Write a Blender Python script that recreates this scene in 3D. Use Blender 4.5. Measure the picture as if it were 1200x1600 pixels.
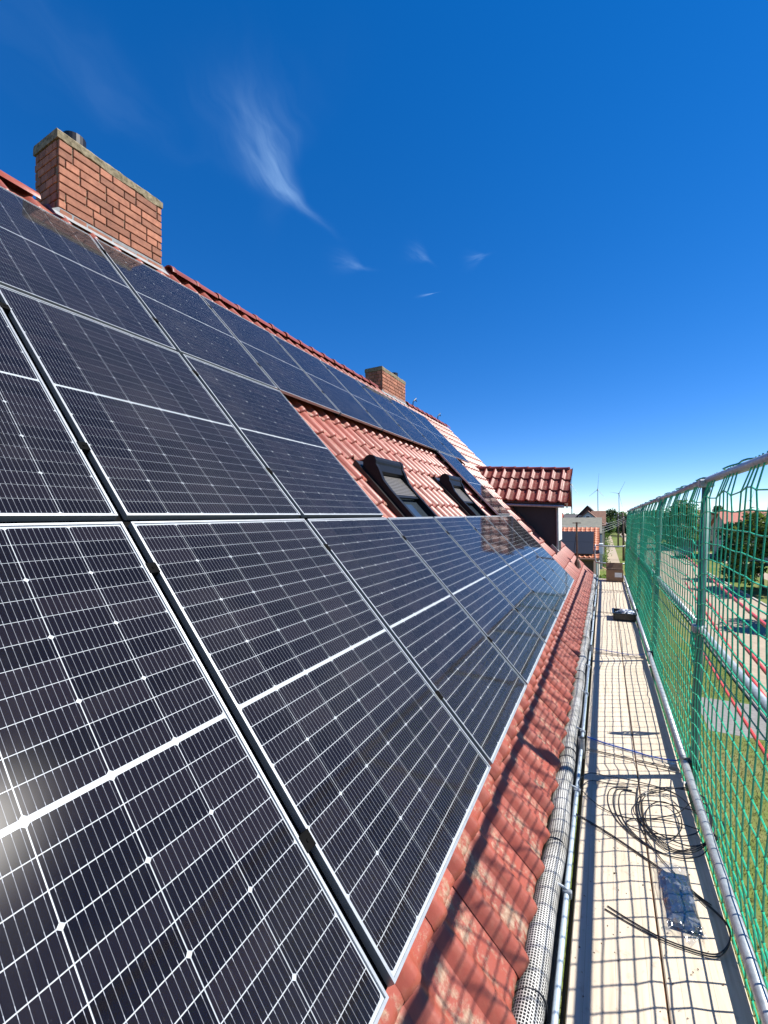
import bpy, math, random
import numpy as np
from mathutils import Vector, Matrix
rnd = random.Random(7)
S = bpy.context.scene
for o in list(bpy.data.objects): bpy.data.objects.remove(o)

# ------------------------------------------------------------------ camera
F_PX, YAW, PITCH, ROLL = 659.35, 0.4798, 0.0101, -0.0103      # for a 1200 px wide picture
cyw, syw = math.cos(YAW), math.sin(YAW)
FW = Vector((-syw*math.cos(PITCH), cyw*math.cos(PITCH), math.sin(PITCH)))
RT = Vector((cyw, syw, 0)); UP = RT.cross(FW)
R2 = RT*math.cos(ROLL) + UP*math.sin(ROLL); U2 = -RT*math.sin(ROLL) + UP*math.cos(ROLL)
cam_d = bpy.data.cameras.new('camera'); cam = bpy.data.objects.new('camera', cam_d)
S.collection.objects.link(cam); S.camera = cam
cam_d.sensor_fit = 'HORIZONTAL'; cam_d.sensor_width = 36.0; cam_d.lens = 36.0*F_PX/1200
cam_d.clip_start = 0.05; cam_d.clip_end = 8000
mw = Matrix((R2, U2, -FW)).transposed().to_4x4(); cam.matrix_world = mw

# ------------------------------------------------------------------ sun, sky, exposure
SUN = Vector((0.665, 0.325, 1.0)).normalized()
sd = bpy.data.lights.new('sun', 'SUN'); sd.energy = 5.0; sd.angle = math.radians(0.53); sd.color = (1.0, 0.955, 0.88)
so = bpy.data.objects.new('sun', sd); S.collection.objects.link(so)
so.rotation_mode = 'QUATERNION'; so.rotation_quaternion = SUN.to_track_quat('Z', 'Y'); so.location = (20, 10, 30)
W = bpy.data.worlds.new('World'); S.world = W; W.use_nodes = True
wt = W.node_tree; wn = wt.nodes; wl = wt.links
bg = wn['Background']; bg.inputs[1].default_value = 0.15
sky = wn.new('ShaderNodeTexSky'); sky.sky_type = 'NISHITA'; sky.sun_disc = False
sky.sun_elevation = math.asin(SUN.z); sky.sun_rotation = math.atan2(SUN.x, SUN.y)
sky.altitude = 1500; sky.air_density = 0.63; sky.dust_density = 0.0; sky.ozone_density = 2.0
hsv = wn.new('ShaderNodeHueSaturation'); hsv.inputs['Saturation'].default_value = 1.60; hsv.inputs['Hue'].default_value = 0.511; hsv.inputs['Value'].default_value = 1.0
gam = wn.new('ShaderNodeGamma'); gam.inputs[1].default_value = 0.74          # the phone's tone curve
wl.new(sky.outputs[0], gam.inputs[0]); wl.new(gam.outputs[0], hsv.inputs['Color'])
S.view_settings.view_transform = 'Standard'; S.view_settings.look = 'None'
S.view_settings.exposure = 1.04; S.view_settings.gamma = 1.0; S.view_settings.use_curve_mapping = False

def pxray(x, y):
    return (FW + R2*((x-600)/F_PX) + U2*((800-y)/F_PX)).normalized()
def wnode(t, **kw):
    n = wn.new(t)
    for k, v in kw.items(): setattr(n, k, v)
    return n
def wmath(op, a, b=None, c=None):
    n = wnode('ShaderNodeMath', operation=op)
    for i, v in enumerate((a, b, c)):
        if v is None: continue
        if isinstance(v, (int, float)): n.inputs[i].default_value = v
        else: wl.new(v, n.inputs[i])
    return n.outputs[0]
tc = wnode('ShaderNodeTexCoord')
def wdot(vec):
    n = wnode('ShaderNodeVectorMath', operation='DOT_PRODUCT'); wl.new(tc.outputs['Generated'], n.inputs[0]); n.inputs[1].default_value = vec
    return n.outputs['Value']
def wisp(px, py, ang, ln, wd, amp, bend, seed, nscale):
    """thin cirrus at a direction in the sky: a streak, bent and torn by noise"""
    c = pxray(px, py); a = (R2*math.cos(ang) - U2*math.sin(ang)); a = (a - c*a.dot(c)).normalized(); b = c.cross(a)
    A, B, C = wdot(a), wdot(b), wdot(c)
    nz = wnode('ShaderNodeTexNoise'); nz.inputs['Scale'].default_value = 6.0; nz.inputs['Detail'].default_value = 3
    mp = wnode('ShaderNodeMapping'); mp.inputs['Location'].default_value = (seed, seed*2, 0); wl.new(tc.outputs['Generated'], mp.inputs[0]); wl.new(mp.outputs[0], nz.inputs['Vector'])
    warp = wmath('MULTIPLY', wmath('SUBTRACT', nz.outputs['Fac'], 0.5), wd*3.5)
    Bw = wmath('ADD', wmath('ADD', B, warp), wmath('MULTIPLY', wmath('MULTIPLY', A, A), bend))
    # streak noise stretched along the axis
    cb = wnode('ShaderNodeCombineXYZ'); wl.new(wmath('MULTIPLY', A, nscale*0.35), cb.inputs[0]); wl.new(wmath('MULTIPLY', Bw, nscale*1.6), cb.inputs[1]); cb.inputs[2].default_value = seed
    n2 = wnode('ShaderNodeTexNoise'); n2.inputs['Scale'].default_value = 1.0; n2.inputs['Detail'].default_value = 5; n2.inputs['Roughness'].default_value = 0.55; n2.inputs['Distortion'].default_value = 0.6
    wl.new(cb.outputs[0], n2.inputs['Vector'])
    st = wmath('MAXIMUM', wmath('MULTIPLY', wmath('SUBTRACT', n2.outputs['Fac'], 0.25), 2.0), 0.0)
    ga = wmath('EXPONENT', wmath('MULTIPLY', wmath('MULTIPLY', A, A), -1.0/(ln*ln)))
    # narrow at the lower end, fanning out at the upper end
    wid = wmath('MAXIMUM', wmath('ADD', wd, wmath('MULTIPLY', A, -wd*0.75/ln)), wd*0.3)
    q = wmath('DIVIDE', Bw, wid)
    gb = wmath('EXPONENT', wmath('MULTIPLY', wmath('MULTIPLY', q, q), -1.0))
    thin = wmath('DIVIDE', wd, wid)
    front = wmath('GREATER_THAN', C, 0.0)
    return wmath('MULTIPLY', wmath('MULTIPLY', wmath('MULTIPLY', wmath('MULTIPLY', ga, gb), st), wmath('MULTIPLY', front, amp)), wmath('MINIMUM', thin, 1.6))
dens = None
for args in [(425, 268, math.radians(54), .075, .027, .26, 1.6, 3.1, 24), (415, 200, math.radians(75), .075, .065, .075, -1.0, 8.3, 12),
             (655, 400, math.radians(40), .022, .010, .11, 0, 1.7, 60), (745, 403, math.radians(-20), .018, .008, .12, 0, 5.2, 60),
             (548, 410, math.radians(10), .03, .010, .12, 0, 9.9, 50), (668, 460, math.radians(-12), .016, .0014, .22, 0, 2.2, 30),
             (90, 90, math.radians(35), .18, .05, .03, .4, 4.4, 10)]:
    d_ = wisp(*args); dens = d_ if dens is None else wmath('ADD', dens, d_)
mx = wnode('ShaderNodeMix', data_type='RGBA', blend_type='MIX'); wl.new(wmath('MINIMUM', dens, 0.8), mx.inputs[0]); wl.new(hsv.outputs[0], mx.inputs[6]); mx.inputs[7].default_value = (2.9, 4.3, 5.8, 1)
wl.new(mx.outputs[2], bg.inputs[0])

# ------------------------------------------------------------------ materials
def new_mat(name):
    m = bpy.data.materials.new(name); m.use_nodes = True
    return m, m.node_tree, m.node_tree.nodes['Principled BSDF']
def N(t, typ, **kw):
    n = t.nodes.new(typ)
    for k, v in kw.items(): setattr(n, k, v)
    return n
def mth(t, op, a, b=None, c=None, clamp=False):
    n = N(t, 'ShaderNodeMath', operation=op); n.use_clamp = clamp
    for i, v in enumerate((a, b, c)):
        if v is None: continue
        if isinstance(v, (int, float)): n.inputs[i].default_value = v
        else: t.links.new(v, n.inputs[i])
    return n.outputs[0]
def pos(t, scale=(1, 1, 1), space='Position'):
    if space == 'Position': src = N(t, 'ShaderNodeNewGeometry').outputs['Position']
    elif space == 'UV': src = N(t, 'ShaderNodeTexCoord').outputs['UV']
    else: src = N(t, 'ShaderNodeTexCoord').outputs['Object']
    mp = N(t, 'ShaderNodeMapping'); mp.inputs['Scale'].default_value = scale; t.links.new(src, mp.inputs[0])
    return mp.outputs[0]
def noise(t, vec, scale, detail=4, rough=.55, dist=0):
    n = N(t, 'ShaderNodeTexNoise'); n.inputs['Scale'].default_value = scale; n.inputs['Detail'].default_value = detail
    n.inputs['Roughness'].default_value = rough; n.inputs['Distortion'].default_value = dist; t.links.new(vec, n.inputs['Vector'])
    return n.outputs['Fac']
def ramp(t, fac, stops):
    r = N(t, 'ShaderNodeValToRGB'); t.links.new(fac, r.inputs[0]); e = r.color_ramp.elements
    while len(e) < len(stops): e.new(0.5)
    for el, (p_, c) in zip(e, stops): el.position = p_; el.color = (*c, 1) if len(c) == 3 else c
    return r.outputs[0]
def mixc(t, fac, a, b, mode='MIX'):
    n = N(t, 'ShaderNodeMix', data_type='RGBA', blend_type=mode)
    for i, v in ((0, fac), (6, a), (7, b)):
        if isinstance(v, (int, float)): n.inputs[i].default_value = v
        elif isinstance(v, tuple): n.inputs[i].default_value = (*v[:3], 1)
        else: t.links.new(v, n.inputs[i])
    return n.outputs[2]
def bump(t, b, h, strength=.3, dist=.01):
    n = N(t, 'ShaderNodeBump'); n.inputs['Strength'].default_value = strength; n.inputs['Distance'].default_value = dist
    t.links.new(h, n.inputs['Height']); t.links.new(n.outputs[0], b.inputs['Normal'])
def rand(t): return N(t, 'ShaderNodeObjectInfo').outputs['Random']

def simple(name, c1, c2=None, scale=8, rough=.6, metal=0, bmp=0, stretch=(1, 1, 1), detail=4, coat=0, objvar=0):
    m, t, b = new_mat(name)
    b.inputs['Roughness'].default_value = rough; b.inputs['Metallic'].default_value = metal
    b.inputs['Coat Weight'].default_value = coat
    c2 = c2 or tuple(x*.8 for x in c1)
    nz = noise(t, pos(t, stretch), scale, detail)
    col = ramp(t, nz, [(.3, c2), (.7, c1)])
    if objvar:
        v = mth(t, 'ADD', mth(t, 'MULTIPLY', rand(t), objvar), 1-objvar/2)
        cb = N(t, 'ShaderNodeCombineColor'); [t.links.new(v, cb.inputs[i]) for i in range(3)]
        col = mixc(t, 1.0, col, cb.outputs[0], 'MULTIPLY')
    t.links.new(col, b.inputs['Base Color'])
    if bmp: bump(t, b, nz, bmp, .005)
    return m

def tile_mat(name, base, dark, lichen=1.0, rough=.42, spec=.5):
    m, t, b = new_mat(name); P = pos(t)
    r = rand(t)
    n1 = noise(t, P, 3.1, 5); n2 = noise(t, P, 38, 6, .65); n3 = noise(t, P, 9, 5, .6)
    col = mixc(t, n1, dark, base)
    v = mth(t, 'ADD', mth(t, 'MULTIPLY', r, .26), .87)
    cb = N(t, 'ShaderNodeCombineColor'); [t.links.new(v, cb.inputs[i]) for i in range(3)]
    col = mixc(t, 1.0, col, cb.outputs[0], 'MULTIPLY')
    # lichen crust sits in the pans (uv.x along the tile width marks the pan)
    uvx = N(t, 'ShaderNodeSeparateXYZ'); t.links.new(N(t, 'ShaderNodeTexCoord').outputs['UV'], uvx.inputs[0])
    pan = mth(t, 'MULTIPLY', mth(t, 'SUBTRACT', uvx.outputs[0], .38), 6, clamp=True)
    pn2 = mth(t, 'MULTIPLY', mth(t, 'SUBTRACT', .98, uvx.outputs[0]), 8, clamp=True)
    lm = mth(t, 'MULTIPLY', mth(t, 'SUBTRACT', mth(t, 'ADD', mth(t, 'MULTIPLY', n3, .75), mth(t, 'MULTIPLY', n2, .55)), .625), 9, clamp=True)
    lm = mth(t, 'MULTIPLY', mth(t, 'MULTIPLY', lm, mth(t, 'MAXIMUM', mth(t, 'MULTIPLY', pan, pn2), .10)), lichen*.8, clamp=True)
    lc = ramp(t, noise(t, P, 60, 3), [(.3, (.16, .115, .07)), (.55, (.30, .26, .18)), (.75, (.42, .38, .29))])
    col = mixc(t, lm, col, lc)
    # soot specks
    sp = mth(t, 'MULTIPLY', mth(t, 'SUBTRACT', noise(t, P, 120, 2), .66), 8, clamp=True)
    col = mixc(t, mth(t, 'MULTIPLY', sp, .5), col, (.05, .035, .03))
    t.links.new(col, b.inputs['Base Color'])
    rg = mth(t, 'ADD', mth(t, 'MULTIPLY', lm, .45), mth(t, 'ADD', mth(t, 'MULTIPLY', n2, .18), rough-.09))
    t.links.new(rg, b.inputs['Roughness']); b.inputs['Specular IOR Level'].default_value = spec
    bump(t, b, mth(t, 'ADD', mth(t, 'MULTIPLY', lm, .8), mth(t, 'MULTIPLY', n2, .35)), .5, .004)
    return m

M = {}
M['tile'] = tile_mat('clay_tile', (.285, .066, .041), (.195, .043, .028), .75, .45)
M['tile_dormer'] = tile_mat('clay_tile_dormer', (.25, .048, .029), (.15, .028, .019), .35, .50, .4)
M['tile_orange'] = tile_mat('orange_tile', (.50, .17, .075), (.36, .11, .045), .1, .5)
M['ridge'] = tile_mat('ridge_tile', (.25, .052, .034), (.16, .033, .022), .35)
M['gap_black'] = simple('gap_shade_and_clamp_black', (.006, .006, .006), (.004, .004, .004), 20, .95)  # deep shade of the panel gaps put into colour; also the black clamps
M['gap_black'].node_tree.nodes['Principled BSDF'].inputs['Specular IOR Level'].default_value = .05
M['alu'] = simple('aluminium_frame', (.43, .45, .46), (.35, .37, .39), 40, .42, .7)
M['galv'] = simple('galvanised_steel', (.42, .45, .47), (.27, .30, .32), 30, .48, .6, .15)
M['standard'] = simple('shade_tinted_standard', (.11, .19, .18), (.07, .13, .125), 20, .6, .3)  # galvanised posts, with shade and green net tint put into the colour
M['zinc'] = simple('zinc_bead', (.50, .58, .64), (.38, .46, .52), 25, .42, .45)
M['gutter'] = simple('gutter_zinc', (.30, .33, .35), (.2, .22, .23), 12, .5, .6)
M['black_metal'] = simple('black_metal', (.02, .02, .022), (.012, .012, .013), 30, .4, .3)
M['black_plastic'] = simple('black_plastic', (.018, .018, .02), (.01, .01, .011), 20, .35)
M['shutter_black'] = simple('shutter_black', (.012, .013, .016), (.008, .009, .011), 20, .42, 0)
M['shutter_black'].node_tree.nodes['Principled BSDF'].inputs['Specular IOR Level'].default_value = .12
M['slat'] = simple('slat_grey', (.22, .205, .195), (.17, .16, .155), 60, .42, .4)
M['backsheet'] = simple('white_backsheet', (.37, .40, .43), (.33, .36, .39), 50, .5)
M['lead'] = simple('lead_flashing', (.26, .265, .27), (.17, .175, .18), 14, .7, .1, .3)
M['mortar'] = simple('mortar', (.22, .16, .10), (.12, .085, .055), 40, .95, 0, .5)
M['concrete_cap'] = simple('mossy_concrete', (.27, .22, .14), (.075, .06, .03), 26, .95, 0, .8, detail=7)
M['brick'] = simple('chimney_brick', (.34, .140, .082), (.22, .082, .048), 18, .88, 0, .6, detail=7, objvar=.6)
M['slate'] = simple('dark_cladding', (.018, .019, .024), (.012, .013, .017), 6, .6)
M['white_paint'] = simple('white_paint', (.8, .8, .78), (.7, .7, .68), 10, .5)
M['wall'] = simple('render_wall', (.55, .50, .42), (.48, .43, .36), 5, .9, 0, .2)
M['brown_wall'] = simple('brown_wall', (.10, .06, .045), (.07, .045, .035), 6, .85)
M['grey_roof'] = simple('grey_roof', (.17, .165, .13), (.12, .12, .10), 3, .85)
M['brown_roof'] = simple('brown_roof', (.24, .12, .075), (.15, .075, .05), 4, .8)
M['dark_roof'] = simple('dark_roof', (.075, .065, .065), (.05, .045, .045), 4, .7)
M['red_roof'] = simple('red_roof', (.40, .13, .09), (.27, .085, .06), 7, .8)
M['cream_wall'] = simple('cream_wall', (.62, .55, .42), (.52, .45, .34), 4, .9)
M['bluegrey_wall'] = simple('bluegrey_wall', (.36, .43, .48), (.30, .36, .40), 4, .8)
M['glass_dark'] = simple('window_glass', (.03, .04, .05), (.02, .025, .03), 3, .08)
M['wood_brown'] = simple('weathered_beam', (.12, .085, .05), (.06, .045, .03), 12, .85, 0, .4, (1, .12, 1))
M['pole_wood'] = simple('pole_wood', (.13, .10, .07), (.08, .06, .045), 8, .85)
M['red_cover'] = simple('red_cover', (.52, .045, .03), (.42, .035, .025), 6, .42)
M['wire'] = simple('wire', (.35, .36, .36), (.25, .25, .26), 5, .5)
M['cable'] = simple('cable_black', (.014, .014, .015), (.009, .009, .01), 30, .32)
M['blue_cord'] = simple('blue_cord', (.02, .09, .42), (.015, .06, .30), 60, .5)
M['rust_seam'] = simple('rusty_steel', (.16, .07, .035), (.06, .035, .02), 25, .8, .2)
M['yellow'] = simple('yellow_plastic', (.75, .42, .05), (.6, .33, .04), 9, .5)
M['cardboard'] = simple('cardboard', (.30, .185, .105), (.25, .15, .085), 14, .85)
M['turbine'] = simple('turbine_white', (.42, .44, .46), (.38, .40, .42), 1, .5)
M['bark'] = simple('bark', (.10, .075, .05), (.05, .038, .026), 12, .9, 0, .5)
M['car_paint'] = simple('car_paint', (.03, .07, .12), (.025, .06, .10), 2, .25, .3, coat=.7)
M['rubber'] = simple('rubber', (.02, .02, .02), (.012, .012, .012), 9, .8)
M['path'] = simple('concrete_path', (.34, .275, .205), (.26, .21, .155), 3.0, .95, 0, .2, detail=8)
M['kerb'] = simple('kerb_stone', (.40, .38, .34), (.30, .28, .25), 5, .9)
M['asphalt'] = simple('asphalt_patch', (.20, .195, .19), (.14, .135, .13), 9, .92, 0, .2, detail=7)
M['fence_wood'] = simple('fence_wood', (.10, .085, .085), (.07, .06, .06), 5, .85)

def glass_mat():
    m, t, b = new_mat('solar_glass'); t.nodes.remove(b)
    out = t.nodes['Material Output']
    fr = N(t, 'ShaderNodeFresnel'); fr.inputs['IOR'].default_value = 1.33
    tr = N(t, 'ShaderNodeBsdfTransparent'); tr.inputs[0].default_value = (.94, .95, .96, 1)
    g1 = N(t, 'ShaderNodeBsdfGlossy'); g1.inputs['Roughness'].default_value = .06; g1.distribution = 'BECKMANN'
    g2 = N(t, 'ShaderNodeBsdfGlossy'); g2.inputs['Roughness'].default_value = .19; g2.distribution = 'BECKMANN'
    gl = N(t, 'ShaderNodeMixShader'); gl.inputs[0].default_value = .07; t.links.new(g1.outputs[0], gl.inputs[1]); t.links.new(g2.outputs[0], gl.inputs[2])
    # a film of dust with a few smears
    P = pos(t); d1 = noise(t, P, 2.2, 6, .65); d2 = noise(t, P, 170, 2)
    dust = N(t, 'ShaderNodeBsdfDiffuse'); dust.inputs[0].default_value = (.55, .52, .50, 1)
    df = mth(t, 'ADD', mth(t, 'MULTIPLY', mth(t, 'SUBTRACT', d1, .48), .05, clamp=True), mth(t, 'MULTIPLY', mth(t, 'SUBTRACT', d2, .68), .25, clamp=True))
    sm = noise(t, pos(t, (1, 9, 2)), 3.1, 4, .6, 1.5)
    df = mth(t, 'ADD', df, mth(t, 'MULTIPLY', mth(t, 'SUBTRACT', sm, .66), .16, clamp=True))
    df = mth(t, 'ADD', df, mth(t, 'ADD', mth(t, 'MULTIPLY', rand(t), .004), .0008))
    m1 = N(t, 'ShaderNodeMixShader'); t.links.new(fr.outputs[0], m1.inputs[0]); t.links.new(tr.outputs[0], m1.inputs[1]); t.links.new(gl.outputs[0], m1.inputs[2])
    m2 = N(t, 'ShaderNodeMixShader'); t.links.new(df, m2.inputs[0]); t.links.new(m1.outputs[0], m2.inputs[1]); t.links.new(dust.outputs[0], m2.inputs[2])
    t.links.new(m2.outputs[0], out.inputs[0]); return m
M['glass'] = glass_mat()

def cell_mat():
    """mono-crystalline cell: near-black blue with thin silver wires; uv.x runs across the cell, uv.y counts cells up the panel"""
    m, t, b = new_mat('solar_cell')
    uv = N(t, 'ShaderNodeSeparateXYZ'); t.links.new(N(t, 'ShaderNodeTexCoord').outputs['UV'], uv.inputs[0])
    x = mth(t, 'FRACT', mth(t, 'MULTIPLY', uv.outputs[0], 11.0))
    d = mth(t, 'ABSOLUTE', mth(t, 'SUBTRACT', x, .5))
    line = mth(t, 'LESS_THAN', d, .034)
    y = mth(t, 'ABSOLUTE', mth(t, 'SUBTRACT', mth(t, 'FRACT', uv.outputs[1]), .5))
    pads = mth(t, 'ADD', mth(t, 'MULTIPLY', mth(t, 'GREATER_THAN', y, .36), .5), .5)       # solder pads near the cell ends
    fine = mth(t, 'LESS_THAN', mth(t, 'FRACT', mth(t, 'MULTIPLY', uv.outputs[1], 46.0)), .05)
    r = N(t, 'ShaderNodeNewGeometry').outputs['Random Per Island']
    r2 = mth(t, 'FRACT', mth(t, 'ADD', r, rand(t)))
    base = ramp(t, r2, [(0, (.0036, .0033, .0058)), (.5, (.0058, .0051, .0085)), (1, (.0105, .0086, .0125))])
    col = mixc(t, mth(t, 'MULTIPLY', fine, .05), base, (.3, .3, .33))
    col = mixc(t, mth(t, 'MULTIPLY', line, mth(t, 'MULTIPLY', pads, .62)), col, (.50, .53, .60))
    t.links.new(col, b.inputs['Base Color']); b.inputs['Roughness'].default_value = .42
    b.inputs['Specular IOR Level'].default_value = .0
    return m
M['cell'] = cell_mat()

def wood_mat():
    m, t, b = new_mat('deck_wood'); P = pos(t, (9, .35, 1)); P1 = pos(t)
    g = noise(t, P, 6, 7, .6, .6); s = noise(t, P1, 2.0, 5); st = noise(t, P1, 28, 4, .6)
    col = ramp(t, g, [(.25, (.35, .285, .205)), (.5, (.46, .39, .295)), (.8, (.52, .45, .35))])
    v = mth(t, 'ADD', mth(t, 'MULTIPLY', rand(t), .14), .93)
    cb = N(t, 'ShaderNodeCombineColor'); [t.links.new(v, cb.inputs[i]) for i in range(3)]
    col = mixc(t, 1.0, col, cb.outputs[0], 'MULTIPLY')
    col = mixc(t, mth(t, 'MULTIPLY', mth(t, 'SUBTRACT', s, .5), 1.6, clamp=True), col, (.43, .37, .30))
    col = mixc(t, mth(t, 'MULTIPLY', mth(t, 'SUBTRACT', st, .60), 3.0, clamp=True), col, (.19, .14, .10))
    sc = noise(t, pos(t, (1.2, 5, 1)), 5, 6, .7, .8)
    col = mixc(t, mth(t, 'MULTIPLY', mth(t, 'SUBTRACT', sc, .62), 3.2, clamp=True), col, (.17, .14, .12))
    xs = N(t, 'ShaderNodeSeparateXYZ'); t.links.new(P1, xs.inputs[0])
    jn = mth(t, 'LESS_THAN', mth(t, 'ABSOLUTE', mth(t, 'SUBTRACT', mth(t, 'FRACT', mth(t, 'DIVIDE', mth(t, 'ADD', xs.outputs[0], .147), .1095)), .5)), .007)
    col = mixc(t, mth(t, 'MULTIPLY', jn, .55), col, (.12, .09, .06))
    t.links.new(col, b.inputs['Base Color']); b.inputs['Roughness'].default_value = .75
    bump(t, b, g, .25, .002); return m
M['deck'] = wood_mat()

def net_mat():
    m, t, b = new_mat('net_green'); P = pos(t)
    col = ramp(t, noise(t, P, 40, 2), [(.3, (.006, .27, .145)), (.7, (.014, .44, .25))])
    t.links.new(col, b.inputs['Base Color']); b.inputs['Roughness'].default_value = .42; b.inputs['Specular IOR Level'].default_value = .6
    return m
M['net'] = net_mat()

def guard_mat():
    """white plastic mesh sleeve: square holes cut by the uv grid"""
    m, t, b = new_mat('gutter_mesh')
    uv = N(t, 'ShaderNodeSeparateXYZ'); t.links.new(N(t, 'ShaderNodeTexCoord').outputs['UV'], uv.inputs[0])
    def bar(o, w): return mth(t, 'GREATER_THAN', mth(t, 'ABSOLUTE', mth(t, 'SUBTRACT', mth(t, 'FRACT', o), .5)), .5-w)
    a = mth(t, 'MAXIMUM', bar(uv.outputs[0], .15), bar(uv.outputs[1], .15))
    t.links.new(a, b.inputs['Alpha'])
    P = pos(t)
    col = ramp(t, noise(t, P, 5, 5), [(.35, (.30, .29, .26)), (.6, (.56, .56, .54))])
    t.links.new(col, b.inputs['Base Color']); b.inputs['Roughness'].default_value = .5
    return m
M['guard'] = guard_mat()

def leaf_mat(name, c1, c2, c3):
    m, t, b = new_mat(name)
    r = N(t, 'ShaderNodeNewGeometry').outputs['Random Per Island']
    col = ramp(t, r, [(0, c1), (.5, c2), (1, c3)])
    t.links.new(col, b.inputs['Base Color']); b.inputs['Roughness'].default_value = .55
    b.inputs['Subsurface Weight'].default_value = 0
    tl = N(t, 'ShaderNodeBsdfTranslucent'); t.links.new(col, tl.inputs[0])
    ms = N(t, 'ShaderNodeMixShader'); ms.inputs[0].default_value = .42
    t.links.new(b.outputs[0], ms.inputs[1]); t.links.new(tl.outputs[0], ms.inputs[2])
    t.links.new(ms.outputs[0], t.nodes['Material Output'].inputs[0]); return m
M['leaf_mid'] = leaf_mat('leaf_mid', (0.046, 0.101, 0.019), (0.078, 0.155, 0.031), (0.132, 0.217, 0.046))
M['leaf_dark'] = leaf_mat('leaf_dark', (0.018, 0.046, 0.013), (0.033, 0.072, 0.018), (0.058, 0.104, 0.026))
M['leaf_yellow'] = leaf_mat('leaf_yellow', (0.065, 0.109, 0.014), (0.116, 0.167, 0.023), (0.189, 0.232, 0.036))
M['leaf_bright'] = leaf_mat('leaf_bright', (0.075, 0.15, 0.019), (0.138, 0.237, 0.027), (0.2, 0.312, 0.044))

def grass_mat(name, far=False):
    m, t, b = new_mat(name); P = pos(t)
    a = noise(t, P, .35 if not far else .012, 6, .6); c = noise(t, P, 7 if not far else .2, 5, .7); f = noise(t, P, 45, 3)
    col = ramp(t, a, [(.3, (.085, .145, .028)), (.5, (.125, .165, .042)), (.7, (.20, .18, .078))])
    col = mixc(t, mth(t, 'MULTIPLY', mth(t, 'SUBTRACT', c, .45), 2.2, clamp=True), col, (.20, .17, .085))
    col = mixc(t, mth(t, 'MULTIPLY', f, .45), col, (.045, .06, .014))
    t.links.new(col, b.inputs['Base Color']); b.inputs['Roughness'].default_value = 1.0; b.inputs['Specular IOR Level'].default_value = .1
    bump(t, b, c, .6, .03); return m
M['grass'] = grass_mat('lawn'); M['field'] = grass_mat('far_field', True)

def film_mat():
    m, t, b = new_mat('clear_film'); t.nodes.remove(b)
    tr = N(t, 'ShaderNodeBsdfTransparent'); tr.inputs[0].default_value = (.93, .95, .97, 1)
    gl = N(t, 'ShaderNodeBsdfGlossy'); gl.inputs['Roughness'].default_value = .12
    df = N(t, 'ShaderNodeBsdfDiffuse'); df.inputs[0].default_value = (.85, .88, .92, 1)
    lw = N(t, 'ShaderNodeLayerWeight'); lw.inputs[0].default_value = .35
    P = pos(t); nz = noise(t, P, 15, 3, .55, 1.2)
    h = N(t, 'ShaderNodeBump'); h.inputs['Strength'].default_value = .6; h.inputs['Distance'].default_value = .008; t.links.new(nz, h.inputs['Height'])
    t.links.new(h.outputs[0], gl.inputs['Normal']); t.links.new(h.outputs[0], lw.inputs['Normal'])
    a = N(t, 'ShaderNodeMixShader'); t.links.new(mth(t, 'ADD', mth(t, 'MULTIPLY', lw.outputs['Facing'], .5), .08), a.inputs[0]); t.links.new(tr.outputs[0], a.inputs[1]); t.links.new(gl.outputs[0], a.inputs[2])
    c = N(t, 'ShaderNodeMixShader'); t.links.new(mth(t, 'MULTIPLY', mth(t, 'SUBTRACT', nz, .60), 1.2, clamp=True), c.inputs[0]); t.links.new(a.outputs[0], c.inputs[1]); t.links.new(df.outputs[0], c.inputs[2])
    t.links.new(c.outputs[0], t.nodes['Material Output'].inputs[0]); return m
M['film'] = film_mat()

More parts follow.
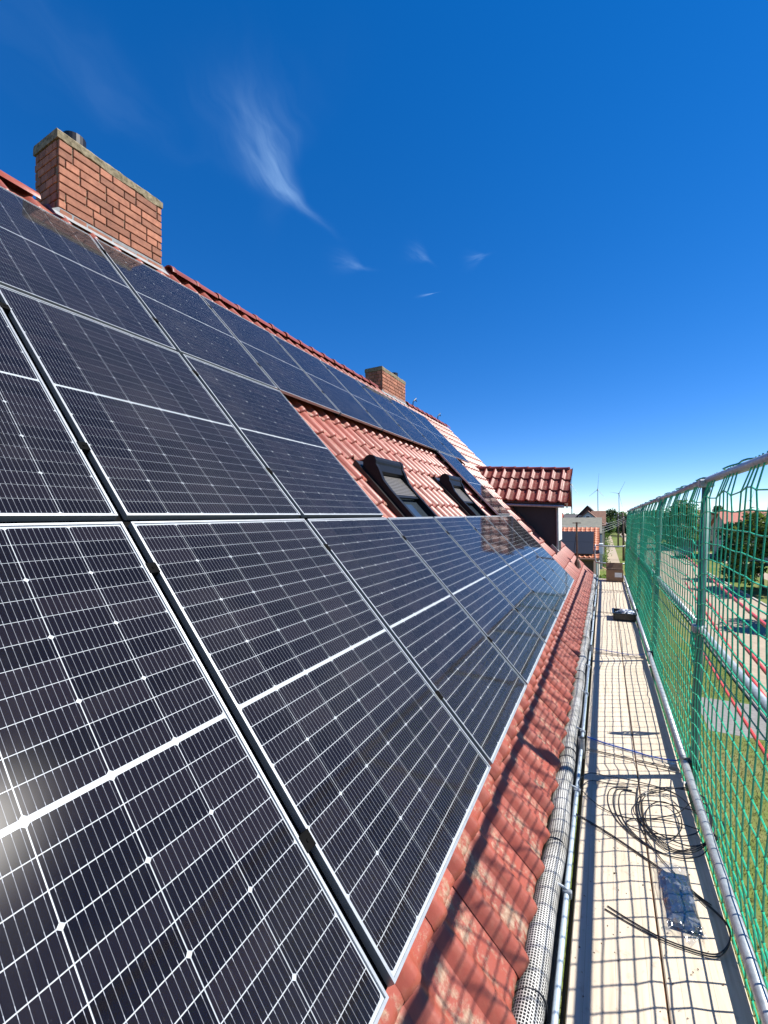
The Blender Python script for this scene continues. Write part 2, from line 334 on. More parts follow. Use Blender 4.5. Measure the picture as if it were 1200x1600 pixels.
# ------------------------------------------------------------------ mesh helpers
COL = S.collection
class MB:
    """collects shapes, then makes ONE mesh"""
    def __init__(s): s.v, s.f, s.uv, s.mi = [], [], [], []
    def add(s, vs, fs, uvs=None, mi=0):
        k = len(s.v); s.v += [tuple(x) for x in vs]
        for i, f in enumerate(fs):
            s.f.append([k+j for j in f]); s.mi.append(mi); s.uv.append(uvs[i] if uvs else None)
        return s
    def box(s, x0, x1, y0, y1, z0, z1, mi=0):
        vs = [(x, y, z) for z in (z0, z1) for y in (y0, y1) for x in (x0, x1)]
        return s.add(vs, [(0, 2, 3, 1), (4, 5, 7, 6), (0, 1, 5, 4), (2, 6, 7, 3), (0, 4, 6, 2), (1, 3, 7, 5)], None, mi)
    def bbox(s, x0, x1, y0, y1, z0, z1, b=.01):
        """box with chamfered edges"""
        vs = []; X, Y, Z = (x0, x1), (y0, y1), (z0, z1)
        idx = {}
        for i in (0, 1):
            for j in (0, 1):
                for k in (0, 1):
                    sx, sy, sz = (1, -1)[i], (1, -1)[j], (1, -1)[k]
                    for a, d in (('x', (0, b*sy, b*sz)), ('y', (b*sx, 0, b*sz)), ('z', (b*sx, b*sy, 0))):
                        idx[(i, j, k, a)] = len(vs); vs.append((X[i]+d[0], Y[j]+d[1], Z[k]+d[2]))
        fs = []
        for i in (0, 1): fs.append([idx[(i, j, k, 'x')] for j, k in ((0, 0), (0, 1), (1, 1), (1, 0))][::(1 if i == 0 else -1)])
        for j in (0, 1): fs.append([idx[(i, j, k, 'y')] for i, k in ((0, 0), (1, 0), (1, 1), (0, 1))][::(1 if j == 0 else -1)])
        for k in (0, 1): fs.append([idx[(i, j, k, 'z')] for i, j in ((0, 0), (0, 1), (1, 1), (1, 0))][::(1 if k == 0 else -1)])
        for i in (0, 1):
            for j in (0, 1): fs.append([idx[(i, j, 0, 'x')], idx[(i, j, 0, 'y')], idx[(i, j, 1, 'y')], idx[(i, j, 1, 'x')]])
            for k in (0, 1): fs.append([idx[(i, 0, k, 'x')], idx[(i, 0, k, 'z')], idx[(i, 1, k, 'z')], idx[(i, 1, k, 'x')]])
        for j in (0, 1):
            for k in (0, 1): fs.append([idx[(0, j, k, 'y')], idx[(0, j, k, 'z')], idx[(1, j, k, 'z')], idx[(1, j, k, 'y')]])
        for i in (0, 1):
            for j in (0, 1):
                for k in (0, 1): fs.append([idx[(i, j, k, a)] for a in 'xyz'])
        return s.add(vs, fs)
    def tube(s, pts, r, n=8, cap=True, r1=None):
        pts = [Vector(p) for p in pts]; rings = []; up = None
        for i, p in enumerate(pts):
            d = (pts[min(i+1, len(pts)-1)] - pts[max(i-1, 0)])
            d = d.normalized() if d.length > 1e-9 else Vector((0, 0, 1))
            if up is None: up = Vector((0, 0, 1)) if abs(d.z) < .9 else Vector((1, 0, 0))
            a = d.cross(up)
            if a.length < 1e-6: a = d.orthogonal()
            a.normalize(); b = a.cross(d).normalized(); up = b
            rr = r if r1 is None else r + (r1-r)*i/max(1, len(pts)-1)
            rings.append([p + (a*math.cos(2*math.pi*k/n) + b*math.sin(2*math.pi*k/n))*rr for k in range(n)])
        vs = [v for g in rings for v in g]; fs = []
        for i in range(len(pts)-1):
            for k in range(n): fs.append((i*n+k, i*n+(k+1) % n, (i+1)*n+(k+1) % n, (i+1)*n+k))
        if cap: fs += [list(range(n))[::-1], [(len(pts)-1)*n+k for k in range(n)]]
        return s.add(vs, fs)
    def prism(s, poly, axis, a0, a1, mi=0):
        """extrude a 2-D polygon along an axis ('x','y','z'); poly gives the other two coordinates in order"""
        def P(u, v, a): return {'x': (a, u, v), 'y': (u, a, v), 'z': (u, v, a)}[axis]
        n = len(poly); vs = [P(u, v, a0) for u, v in poly] + [P(u, v, a1) for u, v in poly]
        fs = [list(range(n)), list(range(n, 2*n))[::-1]] + [(i, i+n, (i+1) % n+n, (i+1) % n) for i in range(n)]
        return s.add(vs, fs, None, mi)
    def mesh(s, name, mats, smooth=False):
        me = bpy.data.meshes.new(name); me.from_pydata(s.v, [], s.f)
        for m in (mats if isinstance(mats, (list, tuple)) else [mats]): me.materials.append(M[m] if isinstance(m, str) else m)
        if any(s.mi): me.polygons.foreach_set('material_index', s.mi)
        if any(u is not None for u in s.uv):
            l = me.uv_layers.new(name='UVMap'); flat = []
            for f, u in zip(s.f, s.uv): flat += [c for q in (u or [(0, 0)]*len(f)) for c in q]
            l.data.foreach_set('uv', flat)
        if smooth: me.polygons.foreach_set('use_smooth', [True]*len(s.f))
        me.update(); return me
def fixn(me):
    import bmesh
    b = bmesh.new(); b.from_mesh(me); bmesh.ops.recalc_face_normals(b, faces=b.faces); b.to_mesh(me); b.free(); return me
def link(name, data, parent=None, mat=None):
    o = bpy.data.objects.new(name, data); COL.objects.link(o)
    if parent is not None: o.parent = parent
    if mat is not None: o.matrix_basis = mat
    return o
def tag(o, label=None, cat=None, group=None, kind=None):
    if label: o['label'] = label
    if cat: o['category'] = cat
    if group: o['group'] = group
    if kind: o['kind'] = kind
    return o
def thing(name, label, cat, loc=(0, 0, 0), group=None, mat=None):
    o = link(name, None); o.matrix_basis = mat if mat else Matrix.Translation(loc); o.empty_display_size = .1
    return tag(o, label, cat, group)
def part(name, mb, mats, parent, smooth=False, fix=True, world=True):
    """child of a thing; mb is in world coordinates unless world=False"""
    me = mb.mesh(name, mats, smooth)
    if fix: fixn(me)
    o = link(name, me, parent)
    if world:
        p = parent; inv = Matrix.Identity(4)
        chain = []
        while p is not None: chain.append(p); p = p.parent
        for q in reversed(chain): inv = inv @ q.matrix_parent_inverse @ q.matrix_basis
        o.matrix_parent_inverse = inv.inverted()
    return o
def single(name, mb, mats, label, cat, base, group=None, smooth=False, fix=True):
    """a thing that is one mesh, its origin at its base"""
    b = Vector(base); mb.v = [tuple(Vector(v)-b) for v in mb.v]
    me = mb.mesh(name, mats, smooth)
    if fix: fixn(me)
    o = link(name, me); o.location = b
    return tag(o, label, cat, group)
def struct(name, mb, mats, kind='structure', smooth=False):
    me = mb.mesh(name, mats, smooth); fixn(me); return tag(link(name, me), kind=kind)

ZG = -6.2                                    # street level; the camera is at the origin
TH = .8239                                   # roof pitch
CT, ST = math.cos(TH), math.sin(TH)
X0, Z0 = -.5343, -1.3045                     # lower edge of the panel field, glass side
RN = Vector((ST, 0, CT)); RV = Vector((-CT, 0, ST)); RU = Vector((0, 1, 0))
def roof_pt(y, v, off): return Vector((X0, y, Z0)) + RV*v + RN*off
RM = Matrix((RU, RV, RN)).transposed().to_4x4(); RM.translation = Vector((X0, 0, Z0))     # roof frame: (along eave, up slope, out)

# ------------------------------------------------------------------ ground
def strip(name, x0, x1, y0, y1, z, mat, kind='structure', nx=1, ny=1):
    mb = MB(); vs = [(x0+(x1-x0)*i/nx, y0+(y1-y0)*j/ny, z) for j in range(ny+1) for i in range(nx+1)]
    mb.add(vs, [(j*(nx+1)+i, j*(nx+1)+i+1, (j+1)*(nx+1)+i+1, (j+1)*(nx+1)+i) for j in range(ny) for i in range(nx)])
    me = mb.mesh(name, mat); return tag(link(name, me), kind=kind)
strip('ground', -3000, 3000, -200, 6000, ZG-.02, 'field')
strip('lawn', -6, 4.2, -6, 160, ZG-.012, 'grass')
strip('street', 4.35, 9.4, -8, 260, ZG-.008, 'path')
strip('driveway', 2.6, 4.2, 15.0, 17.6, ZG-.006, 'asphalt')
strip('verge_lawn', 9.55, 13.2, -8, 260, ZG-.01, 'grass')
strip('pavement', 13.2, 14.6, -8, 260, ZG-.006, 'path')
strip('garden_path', .35, 1.75, 40, 140, ZG-.004, 'path')
for nm, x in (('kerb', 4.2), ('kerb', 9.4)):
    mb = MB()
    y = -6.0
    mb.bbox(x, x+.15, -8, 200, ZG-.1, ZG+.08, .015); struct('kerb', mb, 'kerb')

# grass blades where the lawn is near
mb = MB(); r = random.Random(3)
for i in range(60000):
    y = 2.5 + 20*r.random()**1.5; x = r.uniform(-.8, 4.15)
    if 2.5 < x and 14.9 < y < 17.7: continue
    a = r.uniform(0, 6.28); h = r.uniform(.02, .055); w = r.uniform(.004, .009); dx, dy = math.cos(a)*w, math.sin(a)*w
    lx, ly = r.uniform(-.03, .03), r.uniform(-.03, .03)
    mb.add([(x-dx, y-dy, ZG-.01), (x+dx, y+dy, ZG-.01), (x+lx, y+ly, ZG+h)], [(0, 1, 2)])
M['blade'] = leaf_mat('grass_blade', (.06, .085, .018), (.12, .135, .036), (.24, .20, .09))
me = mb.mesh('grass', 'blade'); tag(link('grass', me), 'short sun-dried grass below the scaffold', 'grass', kind='stuff')

# ------------------------------------------------------------------ main house
HB = Vector((-4.7, 6.6, ZG))
house = thing('house', 'brick-chimneyed house with red clay tile roof carrying the solar panels', 'house', HB)
YA, YB = -1.2, 13.75                          # gable ends
VR = 6.0                                      # ridge, up the slope
rp = roof_pt(0, VR, -.17); XR, ZR = rp.x, rp.z
ev = roof_pt(0, -.42, -.17)
# walls: long box with two gables
wx0, wx1 = 2*XR-(ev.x-.38), ev.x-.38
zt = ev.z + .38*math.tan(TH)-.12
mb = MB()
poly = [(wx0, ZG), (wx1, ZG), (wx1, zt), (XR, ZR-.14), (wx0, zt)]
mb.prism(poly, 'y', YA+.25, YB-.2)
part('wall', mb, 'wall', house)
# roof slab under the tiles (front and back slope), in roof frame
mb = MB(); mb.box(YA, YB, -.40, VR, -.20, -.165)
me = fixn(mb.mesh('roof', 'wood_brown'))
roof = link('roof', me, house); roof.matrix_parent_inverse = Matrix.Translation(-HB); roof.matrix_basis = RM
# back slope as a plain slab, never in view
mb = MB(); e2 = 2*XR-ev.x
mb.add([(XR, YA, ZR-.01), (XR, YB, ZR-.01), (e2, YB, ev.z-.01), (e2, YA, ev.z-.01), (XR, YA, ZR-.06), (XR, YB, ZR-.06), (e2, YB, ev.z-.06), (e2, YA, ev.z-.06)],
       [(0, 1, 2, 3), (4, 7, 6, 5), (0, 3, 7, 4), (1, 5, 6, 2), (2, 6, 7, 3), (0, 4, 5, 1)])
part('back_slope', mb, 'tile', house)

# one tile: a high roll on the left, a shallow pan with a low rib, thick nose at the bottom
TW, TL = .237, .362
def tile_prof(s):
    if s < .44: return .006 + .040*math.sin(math.pi*s/.44)**1.15
    q = (s-.44)/.56
    return .006 - .007*math.sin(math.pi*q) + .006*math.exp(-((q-.5)/.10)**2)
def make_tile(w, l, lap, name, mat, hs=1.0, n=14):
    mb = MB(); top = []; S_ = [i/n*1.10 for i in range(n+1)]
    rows = [(-.004, -.016), (0.0, -.004), (.022, .002), (l+lap, .0)]
    def P(s, v, dz):
        tilt = .031*(1-v/(l+lap))
        ss = s if s <= 1 else s-1
        return (s*w, v, (tile_prof(ss) if s <= 1 else tile_prof(s-1))*hs + tilt + dz - (.006 if s > 1 else 0))
    vs = [P(s, v, dz) for v, dz in rows for s in S_]; m = n+1
    fs, uv = [], []
    for j in range(len(rows)-1):
        for i in range(n):
            fs.append((j*m+i, j*m+i+1, (j+1)*m+i+1, (j+1)*m+i)); q = lambda a: min(S_[a], 1.0)
            uv.append([(q(i), 0), (q(i+1), 0), (q(i+1), 1), (q(i), 1)])
    mb.add(vs, fs, uv)
    # nose face and left flank with their own vertices so that the edges stay crisp
    k = [P(s, -.004, -.016) for s in S_]; k2 = [(a, b+.004, c-.018) for a, b, c in k]
    mb.add(k+k2, [(i, i+m, i+m+1, i+1) for i in range(n)], [[(.2, 0)]*4]*n)
    return mb.mesh(name, mat, smooth=True)
tile_me = make_tile(TW, TL, .06, 'tile', 'tile')
tv = np.array([v.co[:] for v in tile_me.vertices]); tf = [list(p_.vertices) for p_ in tile_me.polygons]
tuv = [[tuple(tile_me.uv_layers[0].data[li].uv) for li in p_.loop_indices] for p_ in tile_me.polygons]
V0 = -.47
WINS = [(4.04, 4.76, 1.70, 2.67), (6.50, 7.18, 1.70, 2.67)]
NROW = 18; NCOL = int((YB-YA)/TW)
rest = MB(); nsep = 0; cand = []
for k in range(NROW):
    for c in range(NCOL):
        y = YA + c*TW; v = V0 + k*TL
        if v + .05 > VR: continue
        if any(y+TW*.7 > a+.02 and y+TW*.3 < b-.02 and v+TL > vb+.1 and v+.1 < vt for a, b, vb, vt in WINS): continue
        vis = 0
        if k <= 1 and y > 1.1: vis = 2
        elif 6 <= k <= 10 and 3.2 < y < 8.0: vis = 2
        elif k >= 16 and .9 < y < 7.5: vis = 1
        elif k >= 2 and k < 6 and y > 9.1: vis = 1
        elif y > 10.3 and k >= 12: vis = .5
        cand.append((-vis, y, k, v))
cand.sort()
for i, (nv, y, k, v) in enumerate(cand):
    jit = (rnd.uniform(-.003, .003), rnd.uniform(-.004, .004), rnd.uniform(-.003, .002))
    if nv < 0 and nsep < 300:
        o = link('tile', tile_me, roof); o.location = (y+jit[0], v+jit[1], -.155+jit[2]); o.rotation_euler = (rnd.uniform(-.008, .008), rnd.uniform(-.01, .01), rnd.uniform(-.006, .006)); nsep += 1
    else:
        rest.add(tv + np.array((y+jit[0], v+jit[1], -.155+jit[2])), tf, tuv)
o = link('tile_field', rest.mesh('tile_field', 'tile', smooth=True), roof); o['kind'] = 'stuff'
# verge boards at the far gable
mb = MB(); mb.box(YB+.002, YB+.03, -.45, VR, -.30, -.115); me = fixn(mb.mesh('verge_board', 'brown_wall'))
link('verge_board', me, roof)
# ridge tiles: overlapping half-round caps
mb = MB(); n = 10; L = .40
vs, fs = [], []
for j, (yy, rr) in enumerate([(0, .125), (.05, .128), (.055, .118), (L, .105)]):
    for i in range(n+1):
        a = math.pi*(i/n)*.96+math.pi*.02; vs.append((math.cos(a)*rr, yy, math.sin(a)*rr*.95))
for j in range(3):
    for i in range(n): fs.append((j*(n+1)+i, j*(n+1)+i+1, (j+1)*(n+1)+i+1, (j+1)*(n+1)+i))
k0 = len(vs); vs += [vs[i] for i in range(n+1)] + [(v[0]*.84, v[1]+.004, v[2]*.84) for v in vs[:n+1]]
fs += [(k0+i, k0+n+1+i, k0+n+2+i, k0+i+1) for i in range(n)]
mb.add(vs, fs, [[(.2, 0)]*4]*len(fs)); cap_me = mb.mesh('ridge_tile', 'ridge', smooth=True)
apex = roof_pt(0, VR, -.15)
CH = [(2.12, 3.22), (8.78, 10.26)]
y = YA; i = 0
inv_roof = RM.inverted()
while y < YB-.1:
    if not any(y+L-.05 > a and y < b for a, b in CH):
        o = link('ridge_tile', cap_me, roof)
        o.matrix_basis = inv_roof @ (Matrix.Translation((apex.x+rnd.uniform(-.006, .006), y, apex.z-.012+rnd.uniform(-.006, .006))) @ Matrix.Rotation(rnd.uniform(-.02, .02), 4, 'Z'))
    y += .35

# ------------------------------------------------------------------ chimneys
def chimney(y0, y1, x1, depth, z0, z1, pot):
    ch_b = Vector((x1-depth/2, (y0+y1)/2, z0))
    mb = MB(); g = .012
    mb.box(x1-depth+.006, x1-.006, y0+.006, y1-.006, z0-.5, z1-.09)          # mortar core, joints recessed
    ch = part('chimney', mb, 'mortar', house)
    c = 0; z = z1-.09-.083*int((z1-z0+.35)/.083); bt = .018
    cache = {}
    def put(lx, ly, x, y, z_, jx):
        key = (round(lx, 3), round(ly, 3))
        if key not in cache:
            m_ = MB(); m_.bbox(-lx/2, lx/2, -ly/2, ly/2, 0, .071, .004); cache[key] = fixn(m_.mesh('brick', 'brick'))
        o = link('brick', cache[key], ch)
        o.location = (x+rnd.uniform(-jx, jx), y, z_)
    while z < z1-.095:
        shift = (0, .125, .06, .19)[c % 4]
        for face in (x1-bt/2+.004, x1-depth+bt/2-.004):
            yy = y0 - shift
            q = 0
            while yy < y1-.02:
                l = .24 if (c+q) % 3 else .115
                a, b = max(yy, y0), min(yy+l, y1)
                if b-a > .03: put(bt+.008, round(b-a, 2), face, (a+b)/2, z, .0015)
                yy += l+g; q += 1
        for face in (y0+bt/2-.004, y1-bt/2+.004):
            xx = x1-depth+bt+.014 - shift*.5
            while xx < x1-bt-.03:
                a, b = max(xx, x1-depth+bt+.014), min(xx+.115, x1-bt-.014)
                if b-a > .03: put(round(b-a, 2), bt+.008, (a+b)/2, face, z, 0)
                xx += .127
        z += .083; c += 1
    # rough concrete cap
    m_ = MB(); nn = 22; vs = []
    for i in range(nn+1):
        a = y0-.014+(y1-y0+.028)*i/nn; jt = lambda q: rnd.uniform(-q, q)
        vs += [(x1-depth-.012+jt(.004), a, z1-.092+jt(.008)), (x1+.010+jt(.005), a, z1-.092+jt(.012)), (x1+.012+jt(.004), a, z1-.018+jt(.005)), (x1-.004+jt(.004), a, z1+jt(.004)), (x1-depth+.004, a, z1+jt(.004)), (x1-depth-.012+jt(.004), a, z1-.018+jt(.005))]
    m_.add(vs, [(6*i+k, 6*i+(k+1) % 6, 6*i+6+(k+1) % 6, 6*i+6+k) for i in range(nn) for k in range(6)]+[tuple(range(6)), tuple(range(6*nn, 6*nn+6))])
    part('cap', m_, 'concrete_cap', ch)
    # flashing apron
    m_ = MB(); pz = [roof_pt(0, v, .0) for v in (0,)]
    v1 = (X0-.1*ST-x1)/CT
    A = roof_pt(0, v1-.10, -.085); B = roof_pt(0, v1, -.085); B.x = x1+.006; C = Vector((x1+.006, 0, B.z+.045))
    m_.add([(A.x, y0-.06, A.z), (A.x, y1+.06, A.z), (B.x, y1+.06, B.z), (B.x, y0-.06, B.z), (C.x+.004, y1+.006, C.z), (C.x+.004, y0-.006, C.z)], [(0, 1, 2, 3), (3, 2, 4, 5)])
    part('flashing', m_, 'lead', ch)
    for dy in pot:
        m_ = MB(); m_.tube([(x1-depth*.42, dy, z1-.02), (x1-depth*.42, dy, z1+.15), (x1-depth*.42, dy, z1+.16)], .10, 20)
        part('flue_pot', m_, 'black_metal', ch, smooth=False)
    return ch
chimney(2.14, 3.20, -4.60, .44, 2.92, 3.76, [2.37])
chimney(8.86, 10.16, -4.62, .46, 2.92, 3.57, [9.9])
# ------------------------------------------------------------------ roof windows with outside roller shutters
def roof_window(ya, yb, va, vb):
    base = roof_pt(ya, va, -.1)
    mb = MB(); w = yb-ya
    mb.box(ya+.05, yb-.05, va, vb-.02, -.13, -.06)
    mb2 = MB()
    # curb and flashing, roof frame
    fr = MB()
    fr.box(ya-.05, ya-.002, va-.1, vb+.02, -.13, -.082); fr.box(yb+.002, yb+.05, va-.1, vb+.02, -.13, -.082); fr.box(ya-.048, yb+.048, vb-.05, vb+.03, -.128, -.075); fr.box(ya-.048, yb+.048, va-.12, va, -.128, -.08)
    win = link('roof_window', fixn(fr.mesh('roof_window', 'black_metal')), house); win.matrix_parent_inverse = Matrix.Translation(-HB); win.matrix_basis = RM
    def rp_(name, m_, mat, smooth=False): return link(name, fixn(m_.mesh(name, mat, smooth)), win)
    # side rails: profile in the v/out plane, round box at the top, thin rail, rounded hook at the bottom
    def prof():
        P = []; rt = .085; cv, cn = vb-.09, .015
        for i in range(9): a = math.radians(-60+i*210/8); P.append((cv+rt*math.cos(a)*.95, cn+rt*math.sin(a)))      # round top
        P += [(cv-.13, .045), (cv-.26, -.002), (cv-.40, -.012), (va+.10, -.012)]
        for i in range(7): a = math.radians(90+i*180/6); P.append((va+.07+.055*math.cos(a), -.065+.053*math.sin(a)))
        P += [(vb-.10, -.118)]
        return P
    for s_, y in ((0, ya), (1, yb-.055)):
        m_ = MB(); m_.prism(prof(), 'x', y, y+.055); rp_('side_rail', m_, 'shutter_black')
    m_ = MB(); cv, cn = vb-.09, .015; P = []
    for i in range(11): a = math.radians(-50+i*200/10); P.append((cv+.08*math.cos(a)*.95, cn+.078*math.sin(a)))
    P += [(cv-.14, .02), (cv-.14, -.06), (cv+.05, -.07)]
    m_.prism(P, 'x', ya+.056, yb-.056); rp_('shutter_box', m_, 'shutter_black')
    # curtain of slats, lowered half way
    vs_, ve = vb-.24, va+.42; ns = 12
    for i in range(ns):
        v = vs_-(vs_-ve)*i/ns; h = (vs_-ve)/ns-.006
        m_ = MB(); m_.prism([(v, -.040), (v-h*.3, -.030), (v-h*.75, -.030), (v-h, -.040), (v-h, -.046), (v, -.046)], 'x', ya+.057, yb-.057); rp_('slat', m_, 'slat')
    m_ = MB(); m_.box(ya+.056, yb-.056, ve-.035, ve-.001, -.05, -.028); rp_('bottom_bar', m_, 'shutter_black')
    m_ = MB(); m_.box(ya+.06, yb-.06, va+.05, vb-.15, -.088, -.08); rp_('pane', m_, 'glass_dark')
    m_ = MB(); m_.box(ya+.057, yb-.057, va-.02, va+.07, -.10, -.055); rp_('sill', m_, 'wall')
    return win
for a in WINS: roof_window(*a)

# ------------------------------------------------------------------ dormer
DX1, DY0, DYR = -1.02, 10.95, 11.58          # front wall, near cheek, ridge line
DY1 = 2*DYR-DY0
zt_, ze = 1.10, .24
DXF = -.76                                    # front edge of its roof
def roof_x(z): return X0 + RN.x*-.14 - (z-(Z0+RN.z*-.14))/ST*CT
mb = MB()
# cheeks + gable: pentagon prism cut by the main roof (closed body reaching into the roof)
zb = -1.05
prof_ = [(DX1, zb), (DX1, .30), (roof_x(.30)-.2, .30), (roof_x(zb)-.2, zb)]
mb.prism([(a, b) for a, b in prof_], 'y', DY0, DY1)
gx = [(DY0, .28), (DY1, .28), (DYR, zt_-.06)]
mb.prism(gx, 'x', DX1-1.6, DX1-.002)
dorm = part('dormer', mb, 'slate', house)
sl = math.atan2(zt_-ze, DYR-(DY0-.22)); sd_len = math.hypot(zt_-ze, DYR-(DY0-.22))
# tiled slope facing the camera: frame (x, up slope, out)
TD = .075; du = Vector((math.cos(TD), 0, -math.sin(TD))); dv = Vector((0, math.cos(sl), math.sin(sl))); dn = du.cross(dv).normalized(); dv = dn.cross(du)
DM = Matrix((du, dv, dn)).transposed().to_4x4(); DM.translation = Vector((DXF, DY0-.22, ze)) - du*DXF
dt = make_tile(.243, sd_len/3.0, .05, 'dormer_tile', 'tile_dormer', 1.15)
def dput(name, me_, matw):
    o = link(name, me_, dorm); o.matrix_basis = matw; return o
for k in range(3):
    v = k*sd_len/3.0
    zrow = ze + v*math.sin(sl)
    xx = DXF-.243
    while xx > roof_x(zrow+.28)-.50:
        dput('tile', dt, DM @ Matrix.Translation((xx+rnd.uniform(-.003, .003), v+rnd.uniform(-.003, .003), .02)) @ Matrix.Rotation(rnd.uniform(-.01, .01), 4, 'X'))
        xx -= .243
m_ = MB(); m_.box(roof_x(zt_)-.35, DXF-.01, -.02, sd_len, -.02, .012); o = fixn(m_.mesh('roof_board', 'brown_wall')); dput('roof_board', o, DM)
dv2 = Vector((0, -math.cos(sl), math.sin(sl))); DM2 = Matrix((-du, dv2, (-du).cross(dv2))).transposed().to_4x4(); DM2.translation = Vector((DXF, DY1+.22, ze)) - du*DXF
m_ = MB(); m_.box(-DXF+.01, -(roof_x(zt_)-.35), -.02, sd_len, -.02, .03); o = fixn(m_.mesh('far_slope', 'tile_dormer')); dput('far_slope', o, DM2)
x = DXF-.38
while x > roof_x(zt_)-.62:
    o = dput('ridge_tile', cap_me, Matrix.Translation((x+.40, DYR, zt_-(x+.4-DXF)*math.tan(TD))) @ Matrix.Rotation(TD, 4, 'Y') @ Matrix.Rotation(math.pi/2, 4, 'Z') @ Matrix.Diagonal((.8, .95, .8, 1))); x -= .33
m_ = MB(); m_.prism([(DY0-.24, ze-.05), (DY0-.19, ze-.09), (DYR, zt_-.08), (DY1+.19, ze-.09), (DY1+.24, ze-.05), (DYR, zt_+.03)], 'x', DXF-.012, DXF+.012); part('barge_board', m_, 'brown_wall', dorm)
# little gutter under the dormer eave and its downpipe
m_ = MB(); m_.tube([(roof_x(ze)-.05, DY0-.25, ze+.02), (DXF-.06, DY0-.25, ze-.055)], .035, 10); part('gutter', m_, 'gutter', dorm)
m_ = MB(); m_.tube([(DX1+.03, DY0-.24, ze-.05), (DX1+.03, DY0-.06, ze-.12), (DX1+.03, DY0-.045, ze-.2), (DX1+.03, DY0-.045, -.84)], .028, 10); part('downpipe', m_, 'gutter', dorm)
m_ = MB(); zz = -.93
m_.add([roof_pt(DY0-.12, .60, -.085), roof_pt(DY0+.06, .60, -.085), roof_pt(DY0+.06, .82, -.085), roof_pt(DY0-.12, .82, -.085), roof_pt(DY0-.12, .60, -.02), roof_pt(DY0+.06, .60, -.02), roof_pt(DY0+.06, .82, -.02), roof_pt(DY0-.12, .82, -.02)],
       [(0, 1, 2, 3), (4, 5, 6, 7), (0, 1, 5, 4), (1, 2, 6, 5), (2, 3, 7, 6), (3, 0, 4, 7)]); part('lead_shoe', m_, 'lead', dorm)
# window in the dormer gable
m_ = MB(); m_.box(DX1+.002, DX1+.04, DY0+.2, DY1-.2, -.65, .2); wd = part('window', m_, 'white_paint', dorm)

# ------------------------------------------------------------------ gutter, mesh sleeve
GZ = -1.80; GX = -.262
mb = MB(); n = 10; R_ = .075
for j in range(1):
    vs = []
    for yy in (YA, YB+.1):
        for i in range(n+1): a = math.pi+math.pi*i/n; vs.append((GX+R_*math.cos(a), yy, GZ+.0+R_*math.sin(a)))
    mb.add(vs, [(i, i+1, n+2+i, n+1+i) for i in range(n)])
    vs2 = [(GX+(v[0]-GX)*.95, v[1], GZ+(v[2]-GZ)*.95) for v in vs]
    mb.add(vs2, [(i, n+1+i, n+2+i, i+1) for i in range(n)])
gut = part('gutter', mb, 'gutter', house, fix=False)
segs = [YA+i*.5 for i in range(int((YB+.1-YA)/.5)+1)]
mb = MB(); mb.tube([(GX+R_+.008+.002*math.sin(y*2), y, GZ+.004) for y in segs], .0125, 10); part('bead', mb, 'zinc', gut, smooth=True)
y = 1.35
while y < YB:
    mb = MB(); mb.tube([(GX-.10, y, GZ+.055), (GX-.02, y, GZ+.052), (GX+R_-.006, y, GZ+.03), (GX+R_+.012, y, GZ+.022)], .006, 6); mb.bbox(GX+R_-.012, GX+R_+.03, y-.012, y+.012, GZ-.012, GZ+.024, .004); part('bracket', mb, 'galv', gut); y += .83
# white mesh sleeve lying in the gutter
mb = MB(); n = 28; r = .056; ys = [YA + i*.10 for i in range(int((YB-YA)/.10)+1)]
vs, fs, uv = [], [], []
for j, y in enumerate(ys):
    wob = .006*math.sin(y*3.1)+.004*math.sin(y*7.7+1); sq = 1+.035*math.sin(y*2.3+.7)
    for i in range(n): a = 2*math.pi*i/n; vs.append((GX+.0+wob+r*sq*math.cos(a), y, GZ+.012+.004*math.sin(y*4.4)+r/sq*math.sin(a)))
for j in range(len(ys)-1):
    for i in range(n):
        fs.append((j*n+i, j*n+(i+1) % n, (j+1)*n+(i+1) % n, (j+1)*n+i))
        u0, u1 = i*30/n, (i+1)*30/n; w0, w1 = ys[j]*88, ys[j+1]*88
        uv.append([(u0, w0), (u1, w0), (u1, w1), (u0, w1)])
mb.add(vs, fs, uv)
gd = single('gutter_guard', mb, 'guard', 'white plastic mesh sleeve lying in the eaves gutter', 'gutter guard', (GX, 0, GZ-.05), smooth=True, fix=False)
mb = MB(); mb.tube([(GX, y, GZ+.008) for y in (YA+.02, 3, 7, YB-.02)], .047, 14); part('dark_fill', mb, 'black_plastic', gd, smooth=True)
for y in (1.62, 2.43, 3.30, 3.42, 4.9, 5.15, 6.6, 8.8, 11.0):
    mb = MB(); mb.tube([(GX+.0585*math.cos(a), y+.01*math.sin(a*2), GZ+.012+.0585*math.sin(a)) for a in [i*math.pi/12 for i in range(25)]], .0035, 6, False); part('cable_tie', mb, 'cable', gd)
# moss and leaf litter along the gutter edge
mb = MB(); r = random.Random(11)
for i in range(900):
    y = .8+8*r.random()**1.6; x = GX-.06+r.gauss(0, .006); z = GZ+.035+r.gauss(0, .008); a = r.uniform(0, 6.3); s_ = r.uniform(.003, .009)
    if math.sin(y*5)+math.sin(y*13+1) < .1: continue
    mb.add([(x+s_*math.cos(a), y+s_*math.sin(a), z), (x-s_*math.sin(a), y+s_*math.cos(a), z+s_*.6), (x-s_*math.cos(a), y-s_*math.sin(a), z+s_*r.uniform(-.5, 1))], [(0, 1, 2)])
M['moss'] = leaf_mat('moss', (.06, .065, .02), (.12, .11, .04), (.20, .16, .08))
tag(link('moss', mb.mesh('moss', 'moss')), 'bits of moss and litter along the gutter edge', 'moss', kind='stuff')

